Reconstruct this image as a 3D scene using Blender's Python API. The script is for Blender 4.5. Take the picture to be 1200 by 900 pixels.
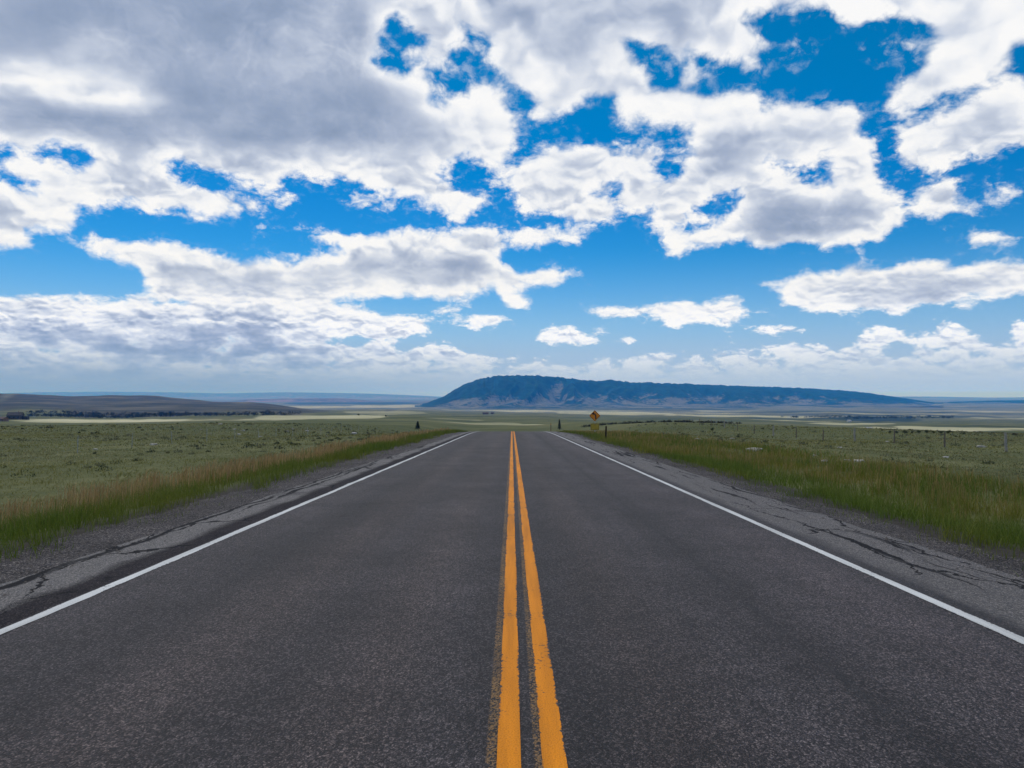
import bpy, bmesh, math, random
import numpy as np
from mathutils import Vector, Matrix, noise as mnoise

for o in list(bpy.data.objects):
    bpy.data.objects.remove(o, do_unlink=True)
scene = bpy.context.scene
COL = scene.collection
R = math.radians
random.seed(7)
rng = np.random.default_rng(11)

# ------------------------------------------------------------------ camera
EYE = 1.57                      # metres above the road
FPX = 867.0                     # focal length in pixels of a 1200 px wide picture
HORIZON = 464.0                 # row of the true horizon in the 1200x900 picture
PITCH = math.atan((HORIZON - 450.0) / FPX)
cam_d = bpy.data.cameras.new('camera')
cam_d.sensor_width = 36.0
cam_d.lens = 36.0 * FPX / 1200.0
cam_d.clip_start = 0.05
cam_d.clip_end = 200000.0
cam = bpy.data.objects.new('camera', cam_d)
COL.objects.link(cam)
cam.location = (0, 0, EYE)
cam.rotation_euler = (R(90) + PITCH, 0, 0)
scene.camera = cam

scene.render.engine = 'CYCLES'
scene.view_settings.view_transform = 'Standard'
scene.view_settings.look = 'None'
scene.view_settings.gamma = 1.0
scene.view_settings.use_curve_mapping = False
scene.view_settings.exposure = 0.0
scene.cycles.use_denoising = True
scene.cycles.max_bounces = 5
scene.cycles.diffuse_bounces = 2
scene.cycles.glossy_bounces = 2
scene.cycles.volume_bounces = 2
scene.cycles.transparent_max_bounces = 8
scene.cycles.caustics_reflective = False
scene.cycles.caustics_refractive = False

HAZE_COL = (0.03, 0.31, 1.0, 1.0)
HAZE_DENS, HAZE_TOP, HAZE_J = 8.0e-5, 233.0, (.36, .42, .52)

SUN_EL, SUN_AZ = R(58), R(-25)   # high, ahead and a little to the left, behind the big grey cloud

# ------------------------------------------------------------------ node helper
class NT:
    def __init__(s, tree):
        s.t = tree
    def n(s, typ, **kw):
        nd = s.t.nodes.new(typ)
        for k, v in kw.items():
            setattr(nd, k, v)
        return nd
    def put(s, sock, v):
        if isinstance(v, bpy.types.NodeSocket):
            s.t.links.new(v, sock)
        elif v is not None:
            if hasattr(sock.default_value, '__len__') and not hasattr(v, '__len__'):
                v = (v,) * len(sock.default_value)
            if hasattr(v, '__len__') and hasattr(sock.default_value, '__len__') and len(sock.default_value) == 4 and len(v) == 3:
                v = (*v, 1.0)
            sock.default_value = v
    def math(s, op, a, b=None, c=None, clamp=False):
        nd = s.n('ShaderNodeMath', operation=op, use_clamp=clamp)
        for i, v in enumerate((a, b, c)):
            if v is not None:
                s.put(nd.inputs[i], v)
        return nd.outputs[0]
    def vec(s, op, a, b=None, c=None, scale=None):
        nd = s.n('ShaderNodeVectorMath', operation=op)
        for i, v in enumerate((a, b, c)):
            if v is not None:
                s.put(nd.inputs[i], v)
        if scale is not None:
            s.put(nd.inputs['Scale'], scale)
        return nd.outputs['Value'] if op in ('DOT_PRODUCT', 'LENGTH', 'DISTANCE') else nd.outputs['Vector']
    def xyz(s, x, y, z=0.0):
        nd = s.n('ShaderNodeCombineXYZ')
        for i, v in enumerate((x, y, z)):
            s.put(nd.inputs[i], v)
        return nd.outputs[0]
    def sep(s, v):
        nd = s.n('ShaderNodeSeparateXYZ')
        s.put(nd.inputs[0], v)
        return nd.outputs
    def ss(s, v, a, b, lo=0.0, hi=1.0, smooth=True):
        nd = s.n('ShaderNodeMapRange', interpolation_type='SMOOTHSTEP' if smooth else 'LINEAR')
        s.put(nd.inputs[0], v)
        for i, q in enumerate((a, b, lo, hi)):
            s.put(nd.inputs[i + 1], q)
        return nd.outputs[0]
    def mix(s, f, a, b, blend='MIX'):
        nd = s.n('ShaderNodeMix', data_type='RGBA', blend_type=blend)
        s.put(nd.inputs[0], f)
        s.put(nd.inputs[6], a)
        s.put(nd.inputs[7], b)
        return nd.outputs[2]
    def fmix(s, f, a, b):
        nd = s.n('ShaderNodeMix', data_type='FLOAT')
        s.put(nd.inputs[0], f); s.put(nd.inputs[2], a); s.put(nd.inputs[3], b)
        return nd.outputs[0]
    def noise(s, v, scale, detail=2.0, rough=0.5, dim='3D', dist=0.0, lac=2.0):
        nd = s.n('ShaderNodeTexNoise', noise_dimensions=dim)
        s.put(nd.inputs['Vector'], v)
        nd.inputs['Scale'].default_value = scale
        nd.inputs['Detail'].default_value = detail
        nd.inputs['Roughness'].default_value = rough
        nd.inputs['Lacunarity'].default_value = lac
        nd.inputs['Distortion'].default_value = dist
        return nd.outputs[0]
    def voro(s, v, scale, feature='F1', dim='3D', rand=1.0, out=0):
        nd = s.n('ShaderNodeTexVoronoi', feature=feature, voronoi_dimensions=dim)
        s.put(nd.inputs['Vector'], v)
        nd.inputs['Scale'].default_value = scale
        nd.inputs['Randomness'].default_value = rand
        return nd.outputs[out]
    def ramp(s, f, stops, interp='LINEAR'):
        nd = s.n('ShaderNodeValToRGB')
        nd.color_ramp.interpolation = interp
        el = nd.color_ramp.elements
        while len(el) < len(stops):
            el.new(0.5)
        for e, (p, c) in zip(el, stops):
            e.position = p
            e.color = (*c, 1.0) if len(c) == 3 else c
        s.put(nd.inputs[0], f)
        return nd.outputs[0]

# ------------------------------------------------------------------ the cloud layout, as a chart of directions
# The chart is (x/y, z/y) of a world direction looking north (+Y); where the photograph's clouds and
# gaps stand is listed in photograph pixels and turned into that chart.
BLUE = [
 [(1024,146),(1050,146),(1058,176),(1052,206),(1036,206),(1032,176)], [(1070,128),(1130,104),(1190,78),(1192,90),(1134,116),(1078,138)],
 [(193,190),(233,197),(247,207),(283,214),(320,217),(337,209),(367,213),(400,205),(420,213),(460,230),(433,228),(400,222),(388,230),(420,245),(455,253),(470,250),(478,238),(495,247),(515,253),(525,248),(537,262),(548,250),(575,238),(572,222),(547,230),(540,220),(520,200),(550,180),(567,197),(583,203),(582,213),(603,233),(613,248),(667,253),(690,262),(720,263),(728,247),(763,245),(753,263),(770,270),(777,290),(797,298),(843,292),(867,287),(903,297),(930,288),(973,297),(1017,282),(1060,267),(1067,250),(1045,225),(1043,203),(1093,197),(1143,185),(1170,187),(1177,177),(1260,182),(1260,400),(1180,400),(1150,400),(1000,405),(970,400),(850,404),(800,412),(690,415),(620,420),(543,405),(517,397),(467,403),(400,390),(400,352),(360,345),(175,345),(90,345),(0,343),(-60,343),(-60,292),(33,295),(37,283),(33,266),(83,277),(97,257),(85,243),(133,240),(193,250),(263,260),(303,250),(300,240),(270,220),(233,213),(200,203)],
 [(-60,171),(10,172),(22,186),(0,190),(-60,190)], [(32,176),(60,172),(105,183),(90,188),(60,189),(45,193)], [(-60,198),(0,200),(25,207),(45,212),(48,221),(20,215),(0,207),(-60,206)],
 [(453,23),(463,17),(475,27),(470,35),(455,32)], [(447,71),(452,47),(467,54),(483,67),(478,78),(460,76)], [(473,37),(503,43),(480,52)],
 [(543,20),(567,47),(560,67),(587,87),(583,96),(567,91),(547,96),(548,110),(533,111),(522,121),(516,116),(527,107),(513,93),(515,83),(535,82),(533,57),(540,40)],
 [(580,107),(590,101),(623,109),(629,123),(622,130),(630,141),(653,133),(673,137),(682,123),(693,117),(720,122),(723,147),(737,150),(750,135),(763,143),(797,143),(802,167),(783,178),(763,168),(733,169),(727,176),(720,164),(677,164),(643,163),(630,178),(600,188),(596,182),(607,167),(603,133),(590,122)],
 [(742,52),(757,54),(784,73),(786,93),(770,91),(762,70)],
 [(887,22),(920,13),(947,10),(973,3),(977,15),(1000,20),(1020,18),(1040,10),(1053,20),(1087,30),(1087,37),(1060,37),(1027,53),(1025,66),(1047,62),(1080,63),(1077,73),(1057,87),(1047,113),(1038,131),(1080,129),(1067,138),(1047,152),(1030,151),(1013,154),(1017,140),(1000,119),(990,117),(957,122),(933,117),(913,120),(893,133),(897,108),(867,100),(843,108),(820,99),(837,78),(812,71),(816,62),(837,67),(890,84),(903,67),(927,67),(947,53),(933,33),(903,38)],
 [(1187,82),(1198,58),(1260,50),(1260,92),(1193,94)], [(797,145),(813,152),(803,170),(797,167)],
 [(918,197),(940,191),(957,200),(970,189),(953,208),(927,204)], [(900,192),(914,195),(905,203)],
 [(818,231),(840,226),(861,230),(847,251),(810,254),(798,249),(820,237)], [(802,262),(827,268),(820,273),(804,267)],
 [(688,228),(702,221),(700,231)], [(712,221),(724,216),(718,231)], [(771,189),(790,191),(794,201),(777,203)],
]
CLOUD = [
 [(100,270),(140,280),(200,283),(270,295),(340,307),(375,298),(400,293),(377,283),(347,267),(370,263),(400,268),(443,270),(480,265),(510,270),(540,263),(587,277),(600,267),(633,270),(657,262),(677,267),(685,280),(680,287),(613,293),(590,300),(607,312),(647,310),(667,325),(655,331),(630,333),(613,347),(627,358),(620,365),(600,360),(580,343),(547,347),(553,355),(533,357),(483,348),(450,348),(420,353),(400,350),(380,365),(170,360),(170,335),(163,320),(140,307),(110,300),(90,283)],
 [(1260,303),(1167,302),(1150,308),(1117,306),(1077,302),(1047,305),(1030,310),(1007,302),(990,306),(977,317),(933,320),(913,327),(887,333),(910,342),(927,363),(953,367),(977,363),(987,369),(1033,367),(1093,363),(1183,352),(1260,346)],
 [(507,365),(530,361),(570,367),(600,374),(621,386),(600,388),(575,386),(540,384),(520,374)],
 [(380,345),(420,357),(440,365),(480,366),(505,377),(516,385),(500,396),(470,402),(380,400)],
 [(673,357),(710,354),(747,360),(790,351),(830,350),(850,346),(870,349),(880,359),(907,366),(903,374),(867,372),(847,383),(820,384),(800,386),(740,376),(720,381),(700,373),(685,363)],
 [(870,386),(890,377),(915,376),(951,383),(940,391),(900,393),(880,391)],
 [(616,391),(640,381),(673,382),(683,389),(710,387),(713,394),(697,404),(667,409),(630,408),(623,398)],
 [(713,398),(735,392),(754,397),(740,403),(718,403)], [(834,390),(852,387),(868,393),(860,398),(837,398)],
 [(1070,240),(1077,229),(1093,217),(1117,209),(1128,222),(1131,234),(1147,226),(1180,216),(1196,219),(1183,234),(1153,246),(1140,254),(1123,253),(1103,258),(1087,261),(1073,251)],
 [(1131,281),(1142,269),(1160,266),(1185,276),(1198,282),(1180,288),(1140,288)], [(1105,265),(1119,263),(1121,270),(1109,271)],
 [(680,323),(688,323),(692,331),(685,334)], [(289,264),(306,270),(296,273)], [(325,229),(335,229),(338,236),(327,237)],
 [(1007,402),(1013,381),(1040,377),(1053,386),(1073,389),(1090,382),(1147,384),(1166,394),(1150,406),(1020,408)],
 [(1173,384),(1200,374),(1260,370),(1260,410),(1187,404)],
]
# darker and lighter bodies of cloud: cx, cy, rx, ry, amount
GREY = [(190,40,280,95,.85),(60,140,130,26,.85),(290,105,110,45,.75),(400,50,80,60,.45),(100,103,75,22,-.75),(25,85,60,20,-.75),(160,112,60,16,-.5),
 (440,145,100,30,.55),(330,152,120,20,.3),(240,190,200,12,.3),(660,192,70,22,.3),(1165,45,60,40,.25),(1140,145,90,32,.4),(930,255,110,28,.5),(950,150,70,26,.3),
 (690,45,80,35,.25),(800,20,50,30,.35),(500,316,150,20,.55),(260,322,160,18,.35),(110,222,90,14,.25),(1080,348,110,16,.5),(200,393,240,10,.75),(280,412,200,12,.75),(150,362,260,14,.3),
 (60,440,400,30,.4),(380,23,22,22,-.6),(270,70,60,20,-.1),(1000,420,300,20,.15),(860,215,60,20,.25),(940,265,80,22,.3),(1100,350,90,12,.25),(1010,225,40,25,.25),(880,170,60,18,.25),(500,215,80,20,.25),(850,195,80,30,.2)]

def chart(px, py):
    """photograph pixel -> (x/y, z/y) of the world direction"""
    cx, cz = (np.asarray(px, float) - 600.0) / FPX, (450.0 - np.asarray(py, float)) / FPX
    c, s_ = math.cos(PITCH), math.sin(PITCH)
    y = c - cz * s_
    return cx / y, (s_ + cz * c) / y

def inside(poly, X, Y):
    p = np.array(poly, float); q = np.roll(p, -1, 0)
    r = np.zeros(X.shape, bool)
    for (x0, y0), (x1, y1) in zip(p, q):
        if y0 != y1:
            r ^= ((y0 > Y) != (y1 > Y)) & (X < (x1 - x0) * (Y - y0) / (y1 - y0) + x0)
    return r

def edge_distance(poly, X, Y):
    p = np.array(poly, float); q = np.roll(p, -1, 0)
    d = np.full(X.shape, 1e9)
    for a, b in zip(p, q):
        e = b - a
        t = np.clip(((X - a[0]) * e[0] + (Y - a[1]) * e[1]) / max(e @ e, 1e-9), 0, 1)
        d = np.minimum(d, np.hypot(X - a[0] - t * e[0], Y - a[1] - t * e[1]))
    return d

def cloud_fields(nrow, ncol, U, V0, V1):
    gx = np.linspace(-U, U, ncol)[None, :] * np.ones((nrow, 1))
    gv = np.linspace(V0, V1, nrow)[:, None] * np.ones((1, ncol))
    X, Y = 600.0 + gx * FPX, HORIZON - gv * FPX
    cl = np.ones(X.shape, bool)
    db = np.full(X.shape, 1e9); dc = np.full(X.shape, 1e9)
    for p in BLUE:
        i = inside(p, X, Y); e = edge_distance(p, X, Y); db = np.minimum(db, np.where(i, -e, e))
    for p in CLOUD:
        i = inside(p, X, Y); e = edge_distance(p, X, Y); dc = np.minimum(dc, np.where(i, -e, e))
    sd = np.maximum(db, -dc)                       # >0 inside cloud
    sd = np.where(dc < 0, -dc, np.minimum(db, 1e9))
    sd = np.where((dc >= 0) & (db < 0), -np.minimum(-db, dc), sd)
    sc = np.interp(Y, [0, 200, 330, 400, 460], [22, 18, 12, 7, 5])
    sd = sd + np.interp(Y, [0, 240, 310], [4.0, 4.0, 0.0])
    cov = np.clip(sd / sc, -1.6, 1.6)
    depth = np.clip(sd / np.interp(Y, [0, 250, 400], [70, 42, 14]), 0, 1)
    g = np.zeros(X.shape)
    for cx, cy, rx, ry, a in GREY:
        g += a * np.exp(-(((X - cx) / rx) ** 2 + ((Y - cy) / ry) ** 2))
    shade = np.clip(0.54 * depth * np.interp(Y, [320, 420], [1, .6]) + g, 0, 1.15)
    wr = 1 / (1 + np.exp(-(X - 420) / 40))
    cov = cov - (0.85 + .10 * wr) * np.exp(-((Y - 424) / 22) ** 2) * (.35 + .65 * wr)
    return cov, shade

# ------------------------------------------------------------------ world
def build_world():
    w = bpy.data.worlds.new('World')
    scene.world = w
    w.use_nodes = True
    w.node_tree.nodes.clear()
    N = NT(w.node_tree)
    out = N.n('ShaderNodeOutputWorld')
    bg = N.n('ShaderNodeBackground')
    bg.inputs['Strength'].default_value = 0.10
    N.t.links.new(bg.outputs[0], out.inputs[0])
    D = N.n('ShaderNodeTexCoord').outputs['Generated']
    sky = N.n('ShaderNodeTexSky', sky_type='NISHITA', sun_disc=False, sun_elevation=SUN_EL, sun_rotation=SUN_AZ,
              altitude=1500.0, air_density=1.0, dust_density=0.3, ozone_density=2.0)
    hs = N.n('ShaderNodeHueSaturation')
    hs.inputs['Saturation'].default_value = SKY_SAT
    hs.inputs['Value'].default_value = SKY_VAL
    hs.inputs['Hue'].default_value = 0.492
    N.put(hs.inputs['Color'], sky.outputs[0])
    x, y, z = N.sep(D)
    ys = N.math('MAXIMUM', y, 0.05)
    u = N.math('DIVIDE', x, ys)
    v = N.math('DIVIDE', N.math('MAXIMUM', z, 0.0), ys)
    # noise lives on (azimuth, slope) all round, in bands of even scale that halve towards the horizon
    front = N.math('MULTIPLY', N.ss(N.math('ABSOLUTE', u), 0.98, 0.74), N.math('MULTIPLY', N.ss(v, 0.64, 0.56), N.ss(y, 0.2, 0.45)))
    zz = N.math('ADD', N.math('MAXIMUM', z, 0.02), 0.12)
    ov = N.xyz(N.math('DIVIDE', x, zz), N.math('DIVIDE', y, zz), 0.0)
    az = N.math('ARCTAN2', x, y)
    vr = N.math('DIVIDE', N.math('MAXIMUM', z, 0.0), N.math('MAXIMUM', N.math('SQRT', N.math('MULTIPLY_ADD', x, x, N.math('MULTIPLY', y, y))), 0.05))
    s = N.math('ADD', vr, 0.09)
    tb = N.math('MAXIMUM', N.math('LOGARITHM', N.math('DIVIDE', 0.62, s), 2.0), 0.0)
    k0 = N.math('FLOOR', tb)
    fr = N.ss(N.math('SUBTRACT', tb, k0), 0.15, 0.85)
    def band(k):
        sc = N.math('POWER', 2.0, k)
        asp = N.math('MULTIPLY', N.math('POWER', 1.36, k), 1.08)
        f = N.math('DIVIDE', sc, 0.62)
        return N.xyz(N.math('MULTIPLY_ADD', k, 7.31, N.math('MULTIPLY', az, f)), N.math('MULTIPLY_ADD', k, 3.7, N.math('MULTIPLY', N.math('MULTIPLY', vr, f), asp)), 0.0)
    qa, qb = band(k0), band(N.math('ADD', k0, 1.0))
    def both(fn):
        return N.fmix(fr, fn(qa), fn(qb))
    def bothv(fn):
        nm = N.n('ShaderNodeMix', data_type='VECTOR')
        N.put(nm.inputs[0], fr); N.put(nm.inputs[4], fn(qa)); N.put(nm.inputs[5], fn(qb))
        return nm.outputs[1]
    # warp of the layout so the gaps get ragged, billowing outlines
    def warp(q, sc, det):
        wn = N.n('ShaderNodeTexNoise', noise_dimensions='2D')
        N.put(wn.inputs['Vector'], q)
        wn.inputs['Scale'].default_value = sc; wn.inputs['Detail'].default_value = det; wn.inputs['Roughness'].default_value = 0.55
        return N.vec('SUBTRACT', wn.outputs['Color'], (0.5, 0.5, 0.5))
    wv = bothv(lambda q: warp(q, 4.5, 3.0))
    wx, wy, _ = N.sep(wv)
    amp = N.math('MULTIPLY', s, 0.045)
    u2 = N.math('MULTIPLY_ADD', wx, amp, u)
    v2 = N.math('MULTIPLY_ADD', wy, N.math('MULTIPLY', amp, N.math('MULTIPLY_ADD', v, 1.2, 0.35)), v)
    U, V0, V1, NR, NC = 0.74, 0.0, 0.555, 45, 90
    cov, shade = cloud_fields(NR, NC, U, V0, V1)
    un = N.math('MULTIPLY_ADD', u2, 0.5 / U, 0.5, clamp=True)
    def table(F, lo, hi, step):
        """a bank of RGB curves, three rows of the chart per node, blended by row"""
        nr = F.shape[0]
        t = N.math('MULTIPLY_ADD', N.math('SUBTRACT', v2, V0), (nr - 1) / (V1 - V0), 0.0)
        t = N.math('MINIMUM', N.math('MAXIMUM', t, 0.0), nr - 1.0)
        tv = N.xyz(t, t, t)
        acc = None
        for i in range(0, nr, 3):
            cn = N.n('ShaderNodeRGBCurve')
            N.put(cn.inputs['Color'], un)
            for k in range(3):
                c = cn.mapping.curves[k]
                row = (np.clip(F[min(i + k, nr - 1)], lo, hi) - lo) / (hi - lo)
                xs = np.linspace(0, 1, len(row))
                c.points[0].location = (0.0, row[0]); c.points[1].location = (1.0, row[-1])
                last = row[0]
                for j in range(1, len(row) - 1):
                    if abs(row[j] - row[j - 1]) > 1e-4 or abs(row[j + 1] - row[j]) > 1e-4:
                        c.points.new(xs[j], row[j])
                for p in c.points:
                    p.handle_type = 'VECTOR'
            cn.mapping.update()
            h = N.vec('ABSOLUTE', N.vec('SUBTRACT', tv, (i, i + 1, i + 2)))
            h = N.vec('MAXIMUM', N.vec('SUBTRACT', (1, 1, 1), h), (0, 0, 0))
            d = N.vec('DOT_PRODUCT', cn.outputs[0], h)
            acc = d if acc is None else N.math('ADD', acc, d)
        return N.math('MULTIPLY_ADD', acc, hi - lo, lo)
    C = table(cov, -1.6, 1.6, 3)
    G = table(shade[::2], 0.0, 1.2, 3)
    # outside the photograph's field of view: ordinary broken cloud
    big = N.noise(ov, 1.1, 2.0, 0.5, '2D')
    C = N.fmix(front, N.ss(big, 0.40, 0.62, -0.9, 1.3, False), C)
    G = N.fmix(front, 0.45, G)
    # billows: big lumps, cauliflower puffs on them, fine shreds at the rim
    f1 = both(lambda q: N.noise(q, 3.4, 9.0, 0.56, '2D', 0.1))
    f2 = both(lambda q: N.noise(q, 24.0, 5.0, 0.60, '2D', 0.2))
    fine_w = bothv(lambda q: warp(q, 30.0, 3.0))
    wsum = N.vec('ADD', N.vec('MULTIPLY', wv, (0.20, 0.20, 0.0)), N.vec('MULTIPLY', fine_w, (0.030, 0.030, 0.0)))
    def puffs(vec, det=3.0):
        vo = N.n('ShaderNodeTexVoronoi', feature='F1', voronoi_dimensions='2D', normalize=True)
        N.put(vo.inputs['Vector'], vec)
        vo.inputs['Scale'].default_value = 5.2; vo.inputs['Detail'].default_value = det
        vo.inputs['Roughness'].default_value = 0.56; vo.inputs['Lacunarity'].default_value = 2.3
        return vo.outputs['Distance']
    p0 = both(lambda q: puffs(N.vec('ADD', q, wsum)))
    wsm = N.vec('MULTIPLY_ADD', fine_w, (0.022, 0.022, 0.0), N.vec('MULTIPLY', wv, (0.20, 0.20, 0.0)))
    s0 = both(lambda q: puffs(N.vec('ADD', q, wsm), 1.3))
    s1 = both(lambda q: puffs(N.vec('ADD', N.vec('ADD', q, wsm), (0.010, 0.040, 0.0)), 1.3))
    lump = N.math('SUBTRACT', 0.36, p0)
    lowb = N.ss(vr, 0.14, 0.05)
    a = N.math('MULTIPLY', N.math('SUBTRACT', f1, 0.5), N.math('MULTIPLY_ADD', lowb, 2.6, 2.2))
    a = N.math('MULTIPLY_ADD', N.math('SUBTRACT', f2, 0.5), N.math('MULTIPLY', N.math('MULTIPLY_ADD', N.ss(C, 1.2, 0.3), 1.35, 0.12), N.math('MULTIPLY_ADD', N.ss(vr, 0.34, 0.12), -0.65, 1.0)), a)
    den = N.math('ADD', N.math('ADD', C, a), N.math('MULTIPLY_ADD', lump, 2.5, -0.34))
    veil = N.math('MULTIPLY', N.math('MULTIPLY', N.ss(den, -0.85, 0.35), N.ss(vr, 0.20, 0.40, 0.25, 1.0)), N.ss(f2, 0.46, 0.68, 0.0, 0.42))      # torn, half-transparent rims
    alpha = N.math('MAXIMUM', N.ss(den, -0.30, 0.62), veil)
    thick = N.ss(den, 0.0, 1.9)
    # light from above: each puff is bright on its upper side, darker below
    lit = N.math('SUBTRACT', s1, s0)
    low = N.ss(vr, 0.16, 0.06)
    sm = both(lambda q: N.noise(q, 1.9, 5.0, 0.55, '2D', 0.3))
    sh = N.math('MULTIPLY', G, N.math('MULTIPLY_ADD', thick, 0.70, 0.20))
    calm = N.math('MULTIPLY_ADD', N.ss(G, 0.45, 1.0), -0.72, 1.0)
    sh = N.math('MULTIPLY_ADD', N.math('MULTIPLY', lit, calm), -2.1, sh)
    sh = N.math('MULTIPLY_ADD', N.math('MULTIPLY', lump, calm), -0.42, sh)
    sh = N.math('MULTIPLY_ADD', N.math('SUBTRACT', sm, 0.5), -0.85, sh)
    stk = both(lambda q: N.noise(N.vec('MULTIPLY', q, (2.2, 4.5, 1.0)), 1.0, 7.0, 0.62, '2D'))
    sh = N.math('MULTIPLY_ADD', N.math('MULTIPLY', N.math('SUBTRACT', stk, 0.5), low), -1.5, sh)
    sh = N.math('MULTIPLY', N.math('ADD', sh, 0.05), 0.8, clamp=True)
    K = 10.0
    ccol = N.ramp(sh, [(0.0, (.95, .955, .97)), (0.18, (.86, .885, .935)), (0.40, (.60, .66, .78)), (0.64, (.39, .46, .61)), (0.82, (.29, .365, .52)), (1.0, (.23, .30, .44))])
    # clouds fade into the pale air near the horizon
    ez = N.math('MAXIMUM', z, 0.0)
    deep = N.mix(N.math('MULTIPLY', N.ss(ez, 0.04, 0.14), N.ss(ez, 0.42, 0.22)), (1, 1, 1), (.55, .86, 1.02))
    skyc = N.mix(N.ss(ez, 0.20, 0.0), N.vec('MULTIPLY', N.vec('SCALE', hs.outputs[0], scale=0.1), deep), (.29, .46, .80))
    pale = N.ss(ez, 0.155, 0.03)
    ccol = N.vec('MULTIPLY', ccol, N.mix(N.ss(ez, 0.16, 0.03), (1, 1, 1), (1.02, 1.07, 1.20)))
    col = N.mix(alpha, skyc, ccol)
    # the sky is seen through the haze box, which takes blue away: the sky behind it is bluer by that much
    def behind(target, e):
        path = min(HAZE_TOP / e, 46000.0)
        T = [math.exp(-c * HAZE_DENS * path) for c in HAZE_COL[:3]]
        return tuple(0.125 * max(0.02, min(7.0, (t - J * (1 - k)) / k)) for t, k, J in zip(target, T, HAZE_J))
    es = (0.003, 0.0052, 0.0065, 0.008, 0.010, 0.0125, 0.016, 0.022, 0.03, 0.045, 0.07, 0.12)
    te = N.math('MULTIPLY', ez, 1 / 0.12)
    hl = N.ramp(te, [(e / 0.12, behind((.262, .390, .565), e)) for e in es])
    hr = N.ramp(te, [(e / 0.12, behind((.40, .525, .69), e)) for e in es])
    hz = N.ss(ez, 0.088, 0.006, 0.0, 1.0)
    col = N.mix(hz, col, N.vec('SCALE', N.mix(N.ss(az, -0.42, 0.12), hl, hr), scale=8.0))
    # below the horizon: dim ground colour
    col = N.mix(N.ss(z, 0.0, -0.03), col, (.10, .105, .08))
    N.put(bg.inputs['Color'], N.vec('SCALE', col, scale=K))
    w.cycles.sampling_method = 'MANUAL'
    w.cycles.sample_map_resolution = 1024

SKY_SAT, SKY_VAL = 1.55, 1.0
build_world()

sun_d = bpy.data.lights.new('sun', 'SUN')
sun_d.energy = 2.0
sun_d.angle = R(9)
sun_d.color = (1.0, 0.96, 0.90)
sun = bpy.data.objects.new('sun', sun_d)
COL.objects.link(sun)
sdir = Vector((math.sin(SUN_AZ) * math.cos(SUN_EL), math.cos(SUN_AZ) * math.cos(SUN_EL), math.sin(SUN_EL)))
sun.rotation_euler = sdir.to_track_quat('Z', 'Y').to_euler()

# ------------------------------------------------------------------ small tools
def vnoise(x, y, seed=0):
    x = np.asarray(x, float); y = np.asarray(y, float)
    xi = np.floor(x).astype(np.int64); yi = np.floor(y).astype(np.int64)
    fx = x - xi; fy = y - yi
    fx = fx * fx * (3 - 2 * fx); fy = fy * fy * (3 - 2 * fy)
    def h(a, b):
        n = (a * 374761393 + b * 668265263 + seed * 1442695041) & 0xffffffff
        n = ((n ^ (n >> 13)) * 1274126177) & 0xffffffff
        return ((n ^ (n >> 16)) & 0xffff) / 65535.0
    return (h(xi, yi) * (1 - fx) + h(xi + 1, yi) * fx) * (1 - fy) + (h(xi, yi + 1) * (1 - fx) + h(xi + 1, yi + 1) * fx) * fy

def fbm(x, y, oct=4, seed=0, gain=0.5):
    s = 0; a = 1; t = 0
    for i in range(oct):
        s = s + a * (vnoise(x * 2 ** i, y * 2 ** i, seed + i * 17) - 0.5); t += a; a *= gain
    return s / t * 2

def sstep(a, b, x):
    t = np.clip((np.asarray(x, float) - a) / (b - a), 0, 1)
    return t * t * (3 - 2 * t)

def mesh_obj(name, verts, faces, mats, parent=None, smooth=False, kind=None, loc=None):
    me = bpy.data.meshes.new(name)
    me.from_pydata([tuple(v) for v in verts], [], [tuple(f) for f in faces])
    for m in (mats if isinstance(mats, (list, tuple)) else [mats]):
        me.materials.append(m)
    if smooth:
        me.polygons.foreach_set('use_smooth', [True] * len(me.polygons))
    me.update()
    o = bpy.data.objects.new(name, me)
    COL.objects.link(o)
    if parent is not None:
        o.parent = parent
    if kind:
        o['kind'] = kind
    if loc is not None:
        o.location = loc
    return o

def fast_mesh(name, co, loops, sizes, mat, color=None, smooth=False, kind=None):
    """big meshes straight from arrays"""
    me = bpy.data.meshes.new(name)
    co = np.ascontiguousarray(co, np.float32); loops = np.ascontiguousarray(loops, np.int32)
    sizes = np.ascontiguousarray(sizes, np.int32)
    me.vertices.add(len(co)); me.vertices.foreach_set('co', co.ravel())
    me.loops.add(len(loops)); me.loops.foreach_set('vertex_index', loops)
    st = np.concatenate([[0], np.cumsum(sizes)[:-1]]).astype(np.int32)
    me.polygons.add(len(sizes)); me.polygons.foreach_set('loop_start', st); me.polygons.foreach_set('loop_total', sizes)
    if smooth:
        me.polygons.foreach_set('use_smooth', np.ones(len(sizes), bool))
    for k, a in (color or {}).items():
        if a.ndim == 1:
            at = me.attributes.new(k, 'FLOAT', 'POINT'); at.data.foreach_set('value', a.astype(np.float32))
        else:
            at = me.attributes.new(k, 'FLOAT_COLOR', 'POINT')
            at.data.foreach_set('color', np.concatenate([a, np.ones((len(a), 1))], 1).astype(np.float32).ravel())
    me.update(calc_edges=True)
    me.materials.append(mat)
    o = bpy.data.objects.new(name, me)
    COL.objects.link(o)
    if kind:
        o['kind'] = kind
    return o

def grid_faces(nr, nc, wrap=False):
    r = np.arange(nr - 1)[:, None]; c = np.arange(nc if wrap else nc - 1)[None, :]
    a = r * nc + c; b = r * nc + (c + 1) % nc
    return np.stack([a, b, b + nc, a + nc], -1).reshape(-1, 4)

def tag(o, label, cat, group=None):
    o['label'] = label; o['category'] = cat
    if group:
        o['group'] = group
    return o

def thing(name, label, cat, loc, group=None, rz=0.0):
    o = bpy.data.objects.new(name, None)
    o.empty_display_size = 0.2
    COL.objects.link(o)
    o.location = loc; o.rotation_euler = (0, 0, rz)
    return tag(o, label, cat, group)

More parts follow.
